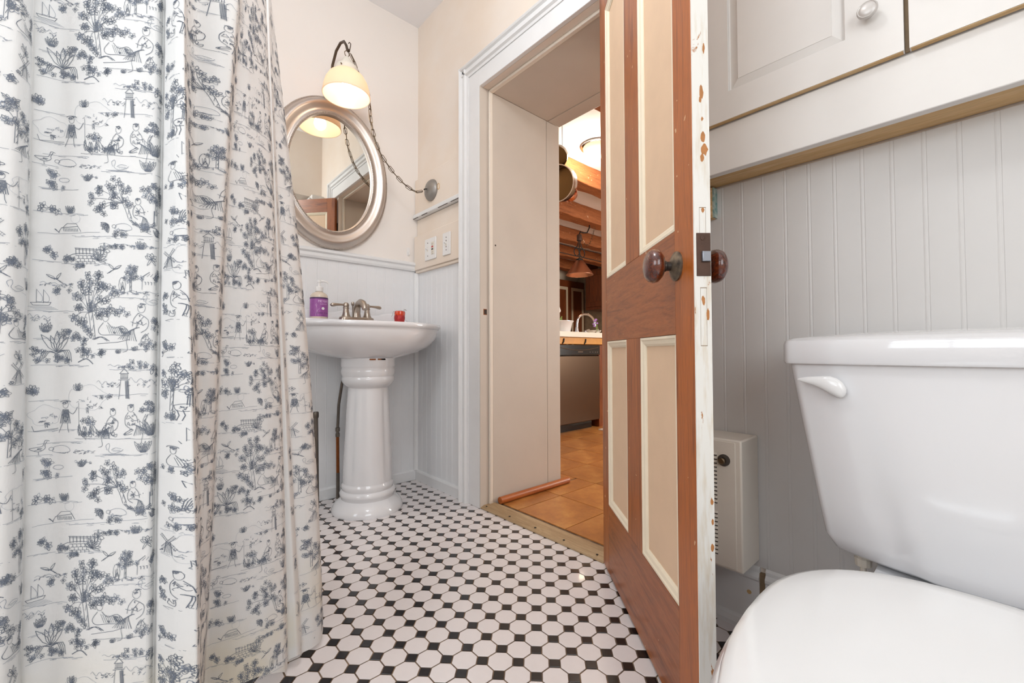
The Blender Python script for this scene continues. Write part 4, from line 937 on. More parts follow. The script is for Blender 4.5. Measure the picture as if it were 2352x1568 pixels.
def seated(x, y, d=1, s=1.0, skirt=True):
    head(x, y - 34 * s, 6.5 * s)
    st(curve([(x - 4 * s, y - 27 * s), (x - 9 * s * d, y - 18 * s), (x - 8 * s * d, y - 6 * s), (x, y)], 3), 1.1); st(curve([(x + 4 * s * d, y - 27 * s), (x + 10 * s * d, y - 19 * s), (x + 12 * s * d, y - 9 * s)], 3), 1.1)
    st(curve([(x - 3 * s * d, y - 22 * s), (x + 6 * s * d, y - 13 * s), (x + 14 * s * d, y - 15 * s)], 3), 1.0)
    for k in range(5): scribble(x + rnd.uniform(-4, 6) * s * d, y - rnd.uniform(8, 24) * s, 4 * s, 4 * s, 4, 0.9)
    for k in range(9 if skirt else 5):
        t = k / 8; st(curve([(x + (2 + 4 * t) * s * d, y - 7 * s), (x + (10 + 12 * t) * s * d, y - (4 - 5 * t) * s), (x + (6 + 26 * t) * s * d, y + (12 - 3 * t) * s)], 3), 0.9 + .5 * (k % 3 == 0))
    st(curve([(x + 14 * s * d, y - 1 * s), (x + 20 * s * d, y + 10 * s), (x + 18 * s * d, y + 24 * s), (x + 25 * s * d, y + 27 * s)], 3), 0.9)
    scribble(x - 4 * s * d, y + 6 * s, 9 * s, 6 * s, 9, 1.0)
def reclining(x, y, d=1, s=1.0):
    head(x, y - 20 * s, 6.5 * s); st(arc(x - 2 * d, y - 25 * s, 10 * s, 3 * s, 170, 360, 8), 1.3)
    st(curve([(x - 5 * d, y - 12 * s), (x - 12 * s * d, y), (x - 6 * s * d, y + 8 * s), (x + 14 * s * d, y + 8 * s), (x + 40 * s * d, y + 10 * s)], 4), 1.1)
    st(curve([(x + 5 * d, y - 12 * s), (x + 14 * s * d, y - 3 * s), (x + 30 * s * d, y - 6 * s), (x + 44 * s * d, y + 8 * s)], 4), 1.1)
    for k in range(11):
        t = k / 10; st([(x + (2 + 34 * t) * s * d, y - (8 - 6 * t) * s), (x + (8 + 34 * t) * s * d, y + (6 + 2 * t) * s)], 0.8 + .6 * (k > 5))
    for k in range(5): scribble(x + rnd.uniform(14, 36) * s * d, y + rnd.uniform(-2, 6) * s, 6, 4, 5, 1.2)
def stander(x, y, s=1.0):
    head(x, y - 48 * s, 6 * s); st(arc(x, y - 53 * s, 9 * s, 2.5 * s, 180, 360, 6), 1.4)
    for k in range(7): st([(x + (k - 3) * 1.6 * s, y - 40 * s), (x + (k - 3) * 3.0 * s, y - 16 * s)], 1.5)
    for k in range(3): scribble(x, y - 28 * s, 7 * s, 10 * s, 6, 1.3)
    st([(x - 5 * s, y - 16 * s), (x - 9 * s, y - 5 * s), (x - 11 * s, y)], 1.0); st([(x + 4 * s, y - 16 * s), (x + 5 * s, y - 6 * s), (x + 7 * s, y)], 1.0)
    st(curve([(x + 4 * s, y - 38 * s), (x + 14 * s, y - 32 * s), (x + 22 * s, y - 44 * s)], 3), 1.2); st([(x + 24 * s, y - 52 * s), (x + 26 * s, y + 2)], 0.8)
def lighthouse(x, y, s=1.0):
    st([(x - 9 * s, y + 34 * s), (x - 6 * s, y), (x + 6 * s, y), (x + 10 * s, y + 34 * s)], 1.0); st([(x - 10 * s, y), (x + 10 * s, y)], 1.2); st([(x - 7 * s, y - 4), (x + 7 * s, y - 4)], 1)
    for k in range(6): st([(x - 6 * s + k * 2.4 * s, y - 2), (x - 6 * s + k * 2.4 * s, y - 11 * s)], 0.9)
    st([(x - 8 * s, y - 11 * s), (x, y - 20 * s), (x + 8 * s, y - 11 * s), (x - 8 * s, y - 11 * s)], 1.1); st([(x, y - 20 * s), (x, y - 25 * s)], 1)
    for k in range(7): st([(x + 2 * s + k * s, y + 2 * s), (x + 4 * s + k * .9 * s, y + 33 * s)], 0.8)
def hedge(x0, x1, y, h=12):
    P = [(x0 + (x1 - x0) * k / 12, y - h * (.8 + .3 * math.sin(k * 1.7)) * (1 - .35 * k / 12)) for k in range(13)]; st(curve(P, 3), 0.7, 1)
    for k in range(int((x1 - x0) / 5)): scribble(rnd.uniform(x0, x1), y - rnd.uniform(0, h * .6), 4, 3, 4, 0.8, rnd.choice((0, 1)))
def house(x, y, s=1.0):
    st([(x - 14 * s, y - 22 * s), (x, y - 32 * s), (x + 15 * s, y - 20 * s), (x - 14 * s, y - 22 * s)], 1.1); st([(x - 12 * s, y - 21 * s), (x - 12 * s, y)], 1); st([(x + 13 * s, y - 20 * s), (x + 13 * s, y)], 1)
    for k in range(4): st([(x - 8 * s + k * 5 * s, y - 14 * s), (x - 6 * s + k * 5 * s, y - 14 * s), (x - 6 * s + k * 5 * s, y - 9 * s)], 1.1)
    for k in range(4): st([(x - 10 * s + 6 * k * s, y - 24 * s), (x - 4 * s + 5 * k * s, y - 29 * s)], 0.8)
def cottage(x, y):
    st([(x - 26, y), (x - 20, y - 10), (x + 18, y - 14), (x + 26, y - 2)], 1.1); st([(x - 18, y - 10), (x - 8, y - 20), (x + 14, y - 20), (x + 18, y - 14)], 0.9)
    for k in range(10): st([(x - 16 + k * 3.6, y - 9), (x - 14 + k * 3.6, y - 2)], 1.1)
    st(arc(x + 12, y - 32, 11, 11, 0, 360, 12), 0.5, 2); scribble(x - 30, y - 4, 9, 6, 8, 0.9)
def swan(x, y):
    st(curve([(x - 14, y - 4), (x - 17, y - 14), (x - 10, y - 19), (x - 8, y - 12), (x - 11, y - 3), (x, y + 4), (x + 18, y), (x + 24, y - 5)], 3), 0.8, 1); st(curve([(x - 4, y - 4), (x + 6, y - 9), (x + 20, y - 6)], 3), 0.8, 1)
    for k in range(5): st([(x - 2 + 4 * k, y - 4), (x + 4 + 4 * k, y)], 0.6, 1)
    for k in range(4): st([(x - 30 + 6 * k, y + 5 + k), (x + 20 + 6 * k, y + 5 + k)], 0.5, 1)
def bird(x, y, d=1):
    leaf(x, y, -0.5 if d > 0 else 3.6, 20, 1.0); leaf(x, y, -2.4 if d > 0 else -.9, 18, 1.0); st(curve([(x - 12 * d, y + 8), (x, y), (x + 10 * d, y - 3), (x + 14 * d, y - 6)], 3), 1.5); scribble(x, y, 5, 3, 5, 1.1); st([(x - 6 * d, y + 3), (x - 16 * d, y + 10)], 1.3)
def flower(x, y):
    for a in (-2.7, -2.2, -1.5, -.6, .2, 1.0, 2.1): leaf(x, y, a, rnd.uniform(11, 19), 1.0)
def sailboat(x, y):
    st([(x - 18, y), (x + 18, y - 2), (x + 14, y + 5), (x - 14, y + 6), (x - 18, y)], 1.0)
    for k in (-8, 4): st([(x + k, y), (x + k, y - 30)], 0.8); st(curve([(x + k, y - 30), (x + k + 10, y - 14), (x + k + 9, y - 3), (x + k, y - 3)], 3), 0.7, 1)
    for k in range(4): st([(x - 22 + 4 * k, y + 9 + k * 2), (x + 20 + 4 * k, y + 8 + k * 2)], 0.5, 1)
def bridge(x, y):
    st(curve([(x - 42, y + 2), (x - 25, y - 6), (x, y - 8), (x + 30, y - 6), (x + 46, y)], 4), 1.2); st([(x - 22, y - 20), (x + 42, y - 17)], 1.4); st([(x - 20, y - 17), (x + 40, y - 14)], 0.9)
    for k in range(8): st([(x - 20 + 8.5 * k, y - 20), (x - 19 + 8.5 * k, y - 6)], 1.3)
    for r_ in range(3):
        for k in range(5): st([(x - 20 + 10 * k + 4 * (r_ % 2), y - 3 + 7 * r_), (x - 12 + 10 * k + 4 * (r_ % 2), y - 3 + 7 * r_), (x - 12 + 10 * k + 4 * (r_ % 2), y + 3 + 7 * r_)], 1.1)
    foliage(x - 32, y + 8, 14, 8, 5, 7); foliage(x - 4, y + 20, 18, 5, 4, 7)
    for k in range(9): leaf(x + 34, y + 8, -2.6 + k * .36, rnd.uniform(16, 26), 1.1)
    ground(x - 52, x + 60, y + 16)
def palm(x, y, h=60):
    for k in range(5): leaf(x, y - h * .35, -2.2 + k * .33, h * rnd.uniform(.55, .8), 1.2); 
    for k in range(4): st(curve([(x, y - h * .3), (x + (14 + 5 * k), y - h * .42), (x + 24 + 4 * k, y - h * .15 + 3 * k)], 3), 1.2); st(curve([(x, y - h * .3), (x - (12 + 4 * k), y - h * .38), (x - 22 - 3 * k, y - h * .15 + 3 * k)], 3), 1.1)
    trunk([(x, y - h * .3), (x + 1, y)], 5); foliage(x, y - 4, 34, 9, 8, 8); ground(x - 45, x + 55, y + 6)
def windmill(x, y, s=1.0):
    st([(x - 10 * s, y), (x - 5 * s, y - 28 * s), (x + 5 * s, y - 28 * s), (x + 10 * s, y)], 1.1)
    for k in range(5): st([(x - 5 * s + 2.5 * k * s, y - 27 * s), (x - 8 * s + 4 * k * s, y - 1)], 0.8)
    for a in (0.7, 2.27, 3.84, 5.41):
        c, q = math.cos(a), math.sin(a)
        for o in (-2.5, 2.5): st([(x - o * q, y - 28 * s + o * c), (x + 24 * s * c - o * q, y - 28 * s + 24 * s * q + o * c)], 0.8)
        for k in range(5): t = 6 + 4 * k; st([(x + t * s * c - 2.5 * q, y - 28 * s + t * s * q + 2.5 * c), (x + t * s * c + 2.5 * q, y - 28 * s + t * s * q - 2.5 * c)], 0.6)
    scribble(x - 18, y - 3, 8, 4, 8, 1.0); ground(x - 30, x + 26, y + 2)
def rider(x, y):
    st(curve([(x - 26, y - 18), (x - 10, y - 22), (x + 12, y - 20), (x + 22, y - 34), (x + 32, y - 38), (x + 38, y - 30), (x + 28, y - 26), (x + 22, y - 10), (x + 4, y - 6), (x - 20, y - 6), (x - 26, y - 18)], 3), 1.1)
    for k in (-20, -12, 12, 20): st([(x + k, y - 8), (x + k + 3, y + 4), (x + k - 1, y + 16)], 1.3)
    for k in range(8): scribble(x + rnd.uniform(-20, 20), y - rnd.uniform(8, 20), 6, 4, 5, 0.9)
    head(x, y - 52, 6); 
    for k in range(6): st([(x - 5 + 2 * k, y - 44), (x - 7 + 3 * k, y - 20)], 1.2)
def goose(x, y):
    st(curve([(x + 16, y - 22), (x + 12, y - 14), (x + 12, y - 6), (x, y), (x - 16, y - 8), (x - 4, y - 10), (x + 8, y - 12), (x + 12, y - 24), (x + 20, y - 22)], 3), 1.0); scribble(x, y - 5, 9, 3, 7, 0.9); st([(x, y), (x + 1, y + 7)], 1); ground(x - 20, x + 26, y + 8)
def sheep(x, y):
    st(curve([(x - 18, y), (x - 14, y - 10), (x + 4, y - 13), (x + 18, y - 8), (x + 22, y + 1), (x, y + 4), (x - 18, y)], 3), 0.8, 1); st(arc(x - 20, y - 6, 5, 4, 0, 360, 8), 0.8, 0); scribble(x + 4, y + 3, 14, 2, 6, 0.9)
# column one
lighthouse(215, 0, 1.30); hedge(226, 296, 16, 20); hedge(150, 205, 18, 16); ground(140, 296, 34); foliage(170, 40, 24, 4, 3, 6)
cloudtree(128, 40, 46, 28); cloudtree(35, 78, 30, 22); stander(76, 118, 1.30); ground(4, 110, 112); st([(10, 100), (14, 112), (60, 108)], 1)
seated(190, 118, -1, 1.30); seated(232, 112, 1, 1.38); foliage(268, 62, 24, 22, 8, 9); trunk([(264, 118), (262, 96), (268, 80)], 5); grass(278, 130, 8, 44)
for k in range(14): leaf(110 + 6 * k, 126 + rnd.uniform(-4, 4), -1.1 - rnd.random() * 1.1, rnd.uniform(14, 26), 1.1)
foliage(150, 122, 34, 8, 7, 8); ground(100, 290, 132, .4, 0); ground(20, 120, 140); goose(22, 158); sheep(66, 160)
swan(192, 164); grass(262, 168, 7, 30); ground(150, 300, 172); hedge(100, 150, 166, 8)
foliage(52, 208, 26, 9, 6, 8); st(arc(62, 196, 12, 5, 0, 360, 10), 0.8, 1); ground(14, 96, 218)
tree(222, 282, 74, [(130, 236), (146, 214), (156, 250), (168, 204), (178, 232), (192, 196), (204, 216), (212, 240), (150, 262), (186, 252)], -24, 8, 10)
tree(280, 270, 60, [(262, 214), (276, 200), (290, 212), (298, 230), (284, 238), (268, 234)], 2, 5, 9)
seated(240, 282, 1, 1.23, False); st([(262, 262), (292, 260)], 1.6); st([(276, 260), (276, 292)], 1.6); st([(284, 260), (284, 292)], 1.2)
trunk([(222, 284), (244, 300), (270, 298), (296, 308)], 5); sheep(204, 306); foliage(262, 300, 30, 6, 6, 8); foliage(200, 318, 24, 6, 5, 8)
for k in range(9): leaf(170, 296, 1.6 + k * .22, rnd.uniform(14, 22), 1.1)
cottage(78, 316); ground(14, 150, 322, -.8); ground(90, 300, 326, -.5)
bridge(112, 372); bird(186, 400, 1); flower(272, 374)
house(268, 446, 1.28); tree(226, 452, 60, [(218, 404), (232, 398), (238, 416), (222, 424)], 0, 4, 8); st(arc(206, 436, 8, 18, 0, 360, 12), 0.9); scribble(206, 440, 6, 14, 14, 0.8)
hedge(188, 298, 458, 10); ground(190, 300, 466); swan(272, 478)
sailboat(22, 480); ground(0, 90, 498); hedge(0, 40, 520, 14)
tree(140, 560, 120, [(128, 424), (152, 412), (108, 436), (96, 462), (126, 452), (150, 446), (170, 440), (188, 452), (104, 490), (132, 480), (160, 474), (92, 512), (178, 492), (206, 494), (116, 520), (150, 506)], -14, 9, 11)
reclining(168, 540, 1, 1.40); foliage(116, 560, 26, 34, 13, 9); foliage(138, 592, 34, 10, 9, 9); trunk([(140, 562), (158, 556), (176, 566)], 5)
seated(252, 546, -1, 1.67); foliage(288, 530, 14, 26, 7, 9); foliage(270, 576, 20, 8, 5, 8); ground(150, 296, 584, .2, 0); st([(150, 572), (200, 568), (226, 562)], 1.0, 0); grass(238, 588, 4, 12); grass(200, 594, 4, 10)
palm(52, 614, 66); foliage(20, 596, 16, 16, 6, 8); ground(96, 130, 622); st(curve([(104, 614), (124, 606), (140, 618)], 3), 2.0)
# small plants and grasses that fill the gaps
foliage(36, 262, 22, 10, 5, 9); grass(78, 272, 6, 22); ground(6, 110, 274); hedge(150, 296, 350, 10); foliage(186, 346, 20, 6, 4, 8); grass(250, 352, 6, 20)
foliage(30, 366, 16, 12, 5, 9); ground(6, 60, 384); bird(48, 424, -1); hedge(20, 86, 442, 10); foliage(64, 452, 18, 7, 4, 8); grass(32, 546, 6, 24); foliage(74, 548, 18, 10, 5, 9); ground(10, 100, 560)
foliage(16, 28, 16, 12, 5, 9); ground(4, 60, 44); grass(106, 24, 5, 18); foliage(286, -20, 12, 14, 4, 9); foliage(130, 98, 16, 10, 4, 9); foliage(34, 186, 18, 8, 4, 8); hedge(100, 140, 190, 8); grass(118, 196, 5, 18)
foliage(290, 410, 12, 14, 5, 9); flower(160, 356); grass(286, 320, 5, 22); foliage(248, 620, 26, 8, 5, 8); ground(180, 296, 632); hedge(176, 240, 628, 8)
# column two
seated(384, 0, 1, 1.52); st([(398, -30), (432, -28)], 1.6); st([(398, -25), (432, -24)], 1.2); foliage(352, -14, 12, 26, 6, 9); ground(340, 450, 26, 0, 0); sheep(420, 22)
goose(412, -62); cloudtree(400, -110, 34, 30); foliage(360, 92, 20, 14, 6, 9); foliage(404, 86, 14, 18, 5, 9); ground(345, 440, 112)
tree(372, 236, 90, [(352, 150), (372, 142), (392, 152), (404, 168), (380, 170), (356, 176), (398, 188), (348, 196)], 4, 7, 10); rider(404, 240); foliage(366, 248, 18, 10, 6, 8); ground(345, 460, 262)
sailboat(404, 302); reclining(376, 350, 1, 1.26); foliage(380, 366, 32, 9, 8, 8); ground(345, 440, 376)
palm(420, 460, 78); foliage(372, 446, 22, 18, 8, 9); sheep(392, 486); foliage(380, 498, 36, 8, 7, 8); windmill(366, 560, .9); ground(345, 450, 508)
windmill(560, 40); foliage(510, 60, 22, 18, 7, 9); bird(530, 104); tree(540, 190, 80, [(520, 120), (540, 112), (560, 124), (572, 144), (526, 148), (556, 158)], 2, 6, 10); seated(580, 190, -1, 1.30); ground(480, 610, 206)
foliage(500, 236, 18, 14, 6, 9); flower(596, 236); stander(520, 320, 1.17); cloudtree(566, 280, 34, 24); foliage(590, 316, 20, 10, 6, 8); ground(480, 610, 324)
windmill(508, 400); tree(576, 440, 84, [(556, 366), (576, 356), (596, 368), (604, 390), (564, 390), (590, 406)], 0, 6, 10); foliage(552, 440, 26, 8, 7, 8); ground(490, 610, 446); bird(520, 462, -1); grass(596, 492, 7, 30); swan(548, 496)
tree(520, 590, 80, [(500, 520), (520, 512), (540, 524), (550, 544), (506, 548), (532, 556)], 2, 6, 10); reclining(550, 590, 1, 1.19); foliage(500, 596, 20, 10, 6, 8); foliage(594, 566, 16, 22, 7, 9); ground(480, 614, 606); flower(560, 640); hedge(480, 530, 640, 12)
# segments of the cloth that show print: (line a, line b, u0, u1, height of the pattern's origin)
IX = {n: k for k, n in enumerate(NAMES)}
SEGS = [('e0', 'e3', 100, 600, 0.60), ('a', 'L0', 430, 612, 0.70), ('L0', 'L1', -4, 303, 0.674), ('j', 'L2', 346, 418, 0.79), ('m', 'L3', 140, 300, 0.925), ('L3', 'L4', 0, 303, 0.827), ('v', 'L5', 480, 512, 0.86), ('w', 'L6', 505, 615, 0.80), ('L6', 'zz', 20, 200, 0.8)]
UN = 0.000706; TH = 655
rv, rf, rm = [], [], []
QS, QZ, QM = [], [], []
for a, b, u0, u1, z0 in SEGS:
    sa, sb = IX[a], IX[b]
    lines = np.linspace(sa, sb, 60); mid = surf(lines, np.full(60, 0.8)); L = np.concatenate([[0], np.cumsum(np.linalg.norm(np.diff(mid[:, :2], axis=0), axis=1))]); L /= L[-1]
    kk = range(-4, 4)
    for pts, wd, ink in ST:
        xs = [p[0] for p in pts]
        if max(xs) < u0 or min(xs) > u1: continue
        for i in range(len(pts) - 1):
            (xa, ya), (xb, yb) = pts[i], pts[i + 1]
            if xa < u0 or xb < u0 or xa > u1 or xb > u1: continue
            dx, dy = xb - xa, yb - ya; d = math.hypot(dx, dy)
            if d < 1e-3: continue
            ex, ey = dx / d * 0.25, dy / d * 0.25; nx, ny = -dy / d * wd * 0.47, dx / d * wd * 0.47
            quad = ((xa - ex + nx, ya - ey + ny), (xa - ex - nx, ya - ey - ny), (xb + ex - nx, yb + ey - ny), (xb + ex + nx, yb + ey + ny))
            for k in kk:
                zc = z0 - (ya + k * TH) * UN
                if zc < 0.035 or zc > 2.08: continue
                for x, y in quad:
                    QS.append((x - u0) / (u1 - u0)); QZ.append(z0 - (y + k * TH) * UN)
                QM.append(ink)
    n0 = len(rv)
    s_ = np.interp(np.clip(np.array(QS), 0, 1), L, lines); z_a = np.clip(np.array(QZ), 0.02, 2.095)
    if len(s_):
        P = surf(s_, z_a); N = normals(s_, z_a)
        tc = np.array(CAM) - P
        flip = np.sign((N * tc).sum(1)).mean()
        P = P + N * (1 if flip >= 0 else -1) * 0.0007
        base = len(V) + sum(len(x) for x in rv)
        rv.append(P); q = len(QM)
        rf += [(base + 4 * t, base + 4 * t + 1, base + 4 * t + 2, base + 4 * t + 3) for t in range(q)]
        rm += [1 + t for t in QM]
    QS, QZ, QM = [], [], []
allv = np.vstack([V] + rv)
me = bpy.data.meshes.new('shower_curtain'); me.from_pydata(allv.tolist(), [], F + rf)
for k in ('fabric', 'ink_dark', 'ink_mid', 'ink_pale'): me.materials.append(MATS[k])
me.polygons.foreach_set('material_index', [0] * len(F) + rm)
me.polygons.foreach_set('use_smooth', [True] * (len(F) + len(rf))); me.update()
cur = bpy.data.objects.new('shower_curtain', me); col.objects.link(cur)
tag(cur, 'white shower curtain printed with blue-grey pastoral toile scenes', 'curtain')
print('curtain quads', len(F), 'print quads', len(rf))
# ------------------------------------------------------------------ kitchen beyond the doorway
KX0, KX1, KY0, KY1, KZ = -2.76, 3.2, DEP + 0.0005, 4.78, 2.20
mat('kitchen_wall', srgb(214, 198, 176), 0.8, var=0.1, vscale=6)
mat('kitchen_ceiling_paint', srgb(240, 238, 234), 0.85, bmp=0.1, bscale=30)
mat('kitchen_base', srgb(150, 104, 62), 0.7, var=0.25, vscale=8)
mat('stone_tile', srgb(170, 146, 116), 0.6, var=0.3, vscale=14)
mat('counter', srgb(228, 220, 206), 0.3)
mat('copper_shade', srgb(206, 150, 120), 0.32, 1.0, bmp=0.5, bscale=260)
mat('steel_panel', srgb(98, 80, 66), 0.34, 1.0, bmp=0.03, bscale=30)
mat('pot_inside', srgb(112, 88, 56), 0.3, 0.9)
mat('pot_steel', srgb(210, 200, 190), 0.15, 1.0)
mat('copper_bright', srgb(214, 150, 122), 0.25, 1.0)
mat('petal_white', srgb(244, 240, 236), 0.5)
mat('petal_purple', srgb(172, 130, 196), 0.5)
mat('stem_green', srgb(128, 148, 70), 0.5)
mat('brass_wood', srgb(204, 144, 62), 0.45, var=0.1, vscale=20)
mat('trim_beige', srgb(206, 186, 156), 0.5)
struct(box('wall_kitchen_left', 'kitchen_wall', (KX0 - 0.1, KX0, 0.52, KY1 + 0.1, 0, KZ + 0.1)), 'tan kitchen wall behind the tall cabinets')
struct(box('wall_kitchen_back', 'stone_tile', (KX0, KX1 + 0.1, KY1, KY1 + 0.1, 0, KZ + 0.1)), 'stone tiled kitchen wall under the brown wall cabinet')
struct(box('wall_kitchen_right', 'kitchen_wall', (KX1, KX1 + 0.1, DEP, KY1, 0, KZ + 0.1)), 'tan kitchen wall out past the doorway')
struct(box('ceiling_kitchen', 'kitchen_ceiling_paint', (KX0, KX1, KY0, KY1, KZ, KZ + 0.1)), 'white kitchen ceiling between brown wooden beams')
kf = struct(box('floor_kitchen', 'grout', (KX0, KX1, 0.075, KY1, -0.08, 0.0012)), 'terracotta tile floor of the kitchen')
box('far_paving', 'terracotta', (KX0, -0.664, 0.53, KY1, 0.0012, 0.0040), kf)
box('far_paving', 'terracotta', (1.584, KX1, 0.53, KY1, 0.0012, 0.0040), kf)
box('far_paving', 'terracotta', (-0.66, 1.58, 2.658, KY1, 0.0012, 0.0040), kf)
tme = MB().box(0.0025, 0.2775, 0.0025, 0.2825, 0, 0.0035).mesh('tile', 'terracotta')
for i in range(8):
    if -0.65 + 0.28 * i < 0.615 and -0.65 + 0.28 * i > -0.7:
        MB().box(0.0025, min(0.28, 0.612 + 0.65 - 0.28 * i) - 0.0025, 0.152, 0.2825, 0, 0.0035).build('tile', 'terracotta', kf).location = (-0.65 + 0.28 * i, 0.375, 0.0013)
    for j in range(9):
        x0 = -0.65 + 0.28 * i; y0 = 0.09 + 0.285 * j
        if y0 + 0.285 < 0.55 and not (0.61 < x0 + 0.27 and x0 < 1.30): continue
        if y0 < 0.52 and (x0 < 0.615 or x0 + 0.28 > 1.305):
            a, b = max(x0, 0.622), min(x0 + 0.28, 1.296)
            y1 = min(y0 + 0.285, 0.66)
            if b - a < 0.02: continue
            MB().box(a + 0.002 - x0, b - 0.0025 - x0, 0.0025, y1 - y0 - 0.0025, 0, 0.0035).build('tile', 'terracotta', kf).location = (x0, y0, 0.0013)
            continue
        o = bpy.data.objects.new('tile', tme); col.objects.link(o); o.parent = kf; o.location = (x0, y0, 0.0013)
def rough_beam(x0, x1, nm, lab):
    mb = MB(); R = []; rr = random.Random(int(x0 * 100) + 900)
    n = 40
    for k in range(n + 1):
        y = KY0 + 0.001 + (KY1 - KY0 - 0.002) * k / n
        j = lambda s=0.007: rr.uniform(-s, s)
        R.append([(x0 + j(), y, 2.05 + j()), (x1 + j(), y, 2.05 + j()), (x1 + j(0.004), y, KZ - 0.0004), (x0 + j(0.004), y, KZ - 0.0004)])
    struct(mb.rings(R).build(nm, 'beam_wood', bev=0.006), lab)
for k, (x0, x1) in enumerate(((0.75, 0.90), (-0.06, 0.08), (-0.66, -0.52), (-1.27, -1.13), (-1.86, -1.72), (-2.45, -2.31))):
    rough_beam(x0, x1, 'ceiling_beam', ['rough brown ceiling beam nearest the doorway', 'rough brown ceiling beam behind the hanging pots', 'rough brown ceiling beam above the island', 'rough brown ceiling beam just past the island lamp', 'rough brown ceiling beam second from the tall cabinets', 'rough brown ceiling beam closest to the tall cabinets'][k])

# island with dishwasher
isl = thing('kitchen_island', 'brown wooden kitchen island holding the dishwasher', 'cabinet', (-0.62, 2.1, 0.004))
box('side_panel', 'kitchen_cab', (-0.94 + 0.62, -0.30 + 0.62, 2.10 - 2.1, 3.0 - 2.1, 0.0, 0.776), isl, 0.003)
box('side_panel', 'kitchen_cab', (-0.94 + 0.62, -0.30 + 0.62, 1.10 - 2.1, 1.475 - 2.1, 0.0, 0.776), isl, 0.003)
box('back_panel', 'kitchen_cab', (-0.98 + 0.62, -0.942 + 0.62, 1.10 - 2.1, 3.0 - 2.1, 0.0, 0.776), isl)
box('apron_strip', 'brass_wood', (-0.30 + 0.62, -0.283 + 0.62, 1.10 - 2.1, 3.0 - 2.1, 0.780, 0.840), isl, 0.002)
for yy in (1.56, 1.86): MB().tube([(0.339, yy - 2.1, 0.784), (0.345, yy - 2.1 + 0.012, 0.800), (0.342, yy - 2.1 + 0.020, 0.828)], 0.006, 8).build('clip', 'iron_black', isl)
tag(box('countertop', 'counter', (-1.02, -0.262, 1.05, 3.05, 0.846, 0.894), bev=0.004), 'pale countertop slab on the kitchen island', 'countertop')
dw = thing('dishwasher', 'stainless steel dishwasher with black control panel in the island', 'dishwasher', (-0.6, 1.79, 0.004))
box('body', 'black_plastic', (-0.33, 0.29, -0.305, 0.292, 0.085, 0.775), dw)
box('door_panel', 'steel_panel', (0.291, 0.325, -0.303, 0.290, 0.078, 0.676), dw, 0.006)
cpn = box('control_panel', 'black_plastic', (0.291, 0.330, -0.303, 0.290, 0.680, 0.774), dw, 0.005)
MB().tube([(0.331, -0.28 + 0.54 * k / 12, 0.752 - 0.026 * math.sin(math.pi * k / 12)) for k in range(13)], 0.003, 6).build('handle_lip', 'steel_panel', cpn, smooth=True)
box('badge', 'pot_steel', (0.3302, 0.3312, -0.035, 0.035, 0.708, 0.714), cpn)
for k, yy in enumerate((0.13, 0.17, 0.21, 0.24)): box('button', 'slot_dark', (0.3302, 0.3318, yy, yy + 0.014, 0.704, 0.712), cpn)
box('toe_kick', 'black_plastic', (-0.30, 0.262, -0.303, 0.240, 0.0, 0.084), dw)
tag(box('floor_mat', 'counter', (-0.20, 0.05, 1.95, 2.35, 0.0052, 0.014), bev=0.002), 'thin white mat on the tiles beside the dishwasher', 'mat')

# things on the counter
CZ_ = 0.8945
pl = thing('planter_bowl', 'white rimmed planter bowl standing on the kitchen counter', 'bowl', (-0.41, 1.675, CZ_))
MB().lathe([(0.0, 0), (0.090, 0.0), (0.094, 0.006), (0.112, 0.084), (0.124, 0.094), (0.124, 0.100), (0.112, 0.100), (0.106, 0.09), (0.088, 0.012), (0, 0.010)], 36, cap0=False, cap1=False).build('bowl', 'ceramic', pl, smooth=True)
tu = thing('tulip_bunch', 'white tulips with green stems rising from the planter bowl', 'flowers', (-0.42, 1.645, CZ_ + 0.012))
for k, (dx, dy, h) in enumerate(((0.0, 0.02, 0.165), (0.03, -0.03, 0.195), (-0.03, 0.045, 0.19), (0.01, -0.06, 0.15))):
    stm = MB().tube([(dx * .3, dy * .3, 0), (dx * .6, dy * .7, h * .5), (dx, dy, h)], 0.004, 8).build('stem', 'stem_green', tu, smooth=True)
    MB().lathe([(0.004, 0), (0.018, 0.008), (0.022, 0.022), (0.016, 0.042), (0.006, 0.050), (0, 0.051)], 14, (dx, dy, h - 0.004), mod=lambda a, z: 1 + .12 * math.cos(3 * a), cap1=False).build('petal_cup', 'petal_white', stm, smooth=True)
    MB().add([(dx * .4, dy * .4, h * .3), (dx * .4 + 0.022, dy * .4 + 0.03, h * .45), (dx * .4 + 0.02, dy * .4 + 0.045, h * .7), (dx * .4 + 0.002, dy * .4 + 0.02, h * .5)], [[0, 1, 2, 3]]).build('leaf', 'stem_green', stm)
kfa = thing('kitchen_faucet', 'tall chrome gooseneck faucet at the kitchen island', 'faucet', (-0.52, 2.045, CZ_))
MB().lathe([(0.027, 0), (0.026, 0.01), (0.018, 0.03), (0.015, 0.06), (0.0145, 0.062)], 20).build('base', 'chrome', kfa, smooth=True)
MB().tube([(0, 0, 0.05), (0, 0.004, 0.10)] + [(0, 0.145 - 0.14 * math.cos(math.radians(a)), 0.105 + 0.095 * math.sin(math.radians(a))) for a in range(0, 171, 12)], 0.0115, 14).build('gooseneck', 'chrome', kfa, smooth=True)
MB().tube([(0.0, 0.278, 0.125), (0.0, 0.284, 0.095), (0, 0.285, 0.078)], [0.0115, 0.016, 0.014], 14).build('spray_head', 'chrome', kfa, smooth=True)
hd = thing('mixer_handle', 'small chrome mixer lever beside the gooseneck faucet', 'handle', (-0.50, 2.155, CZ_))
MB().lathe([(0.02, 0), (0.019, 0.02), (0.012, 0.032), (0, 0.034)], 18, cap1=False).build('base', 'chrome', hd, smooth=True)
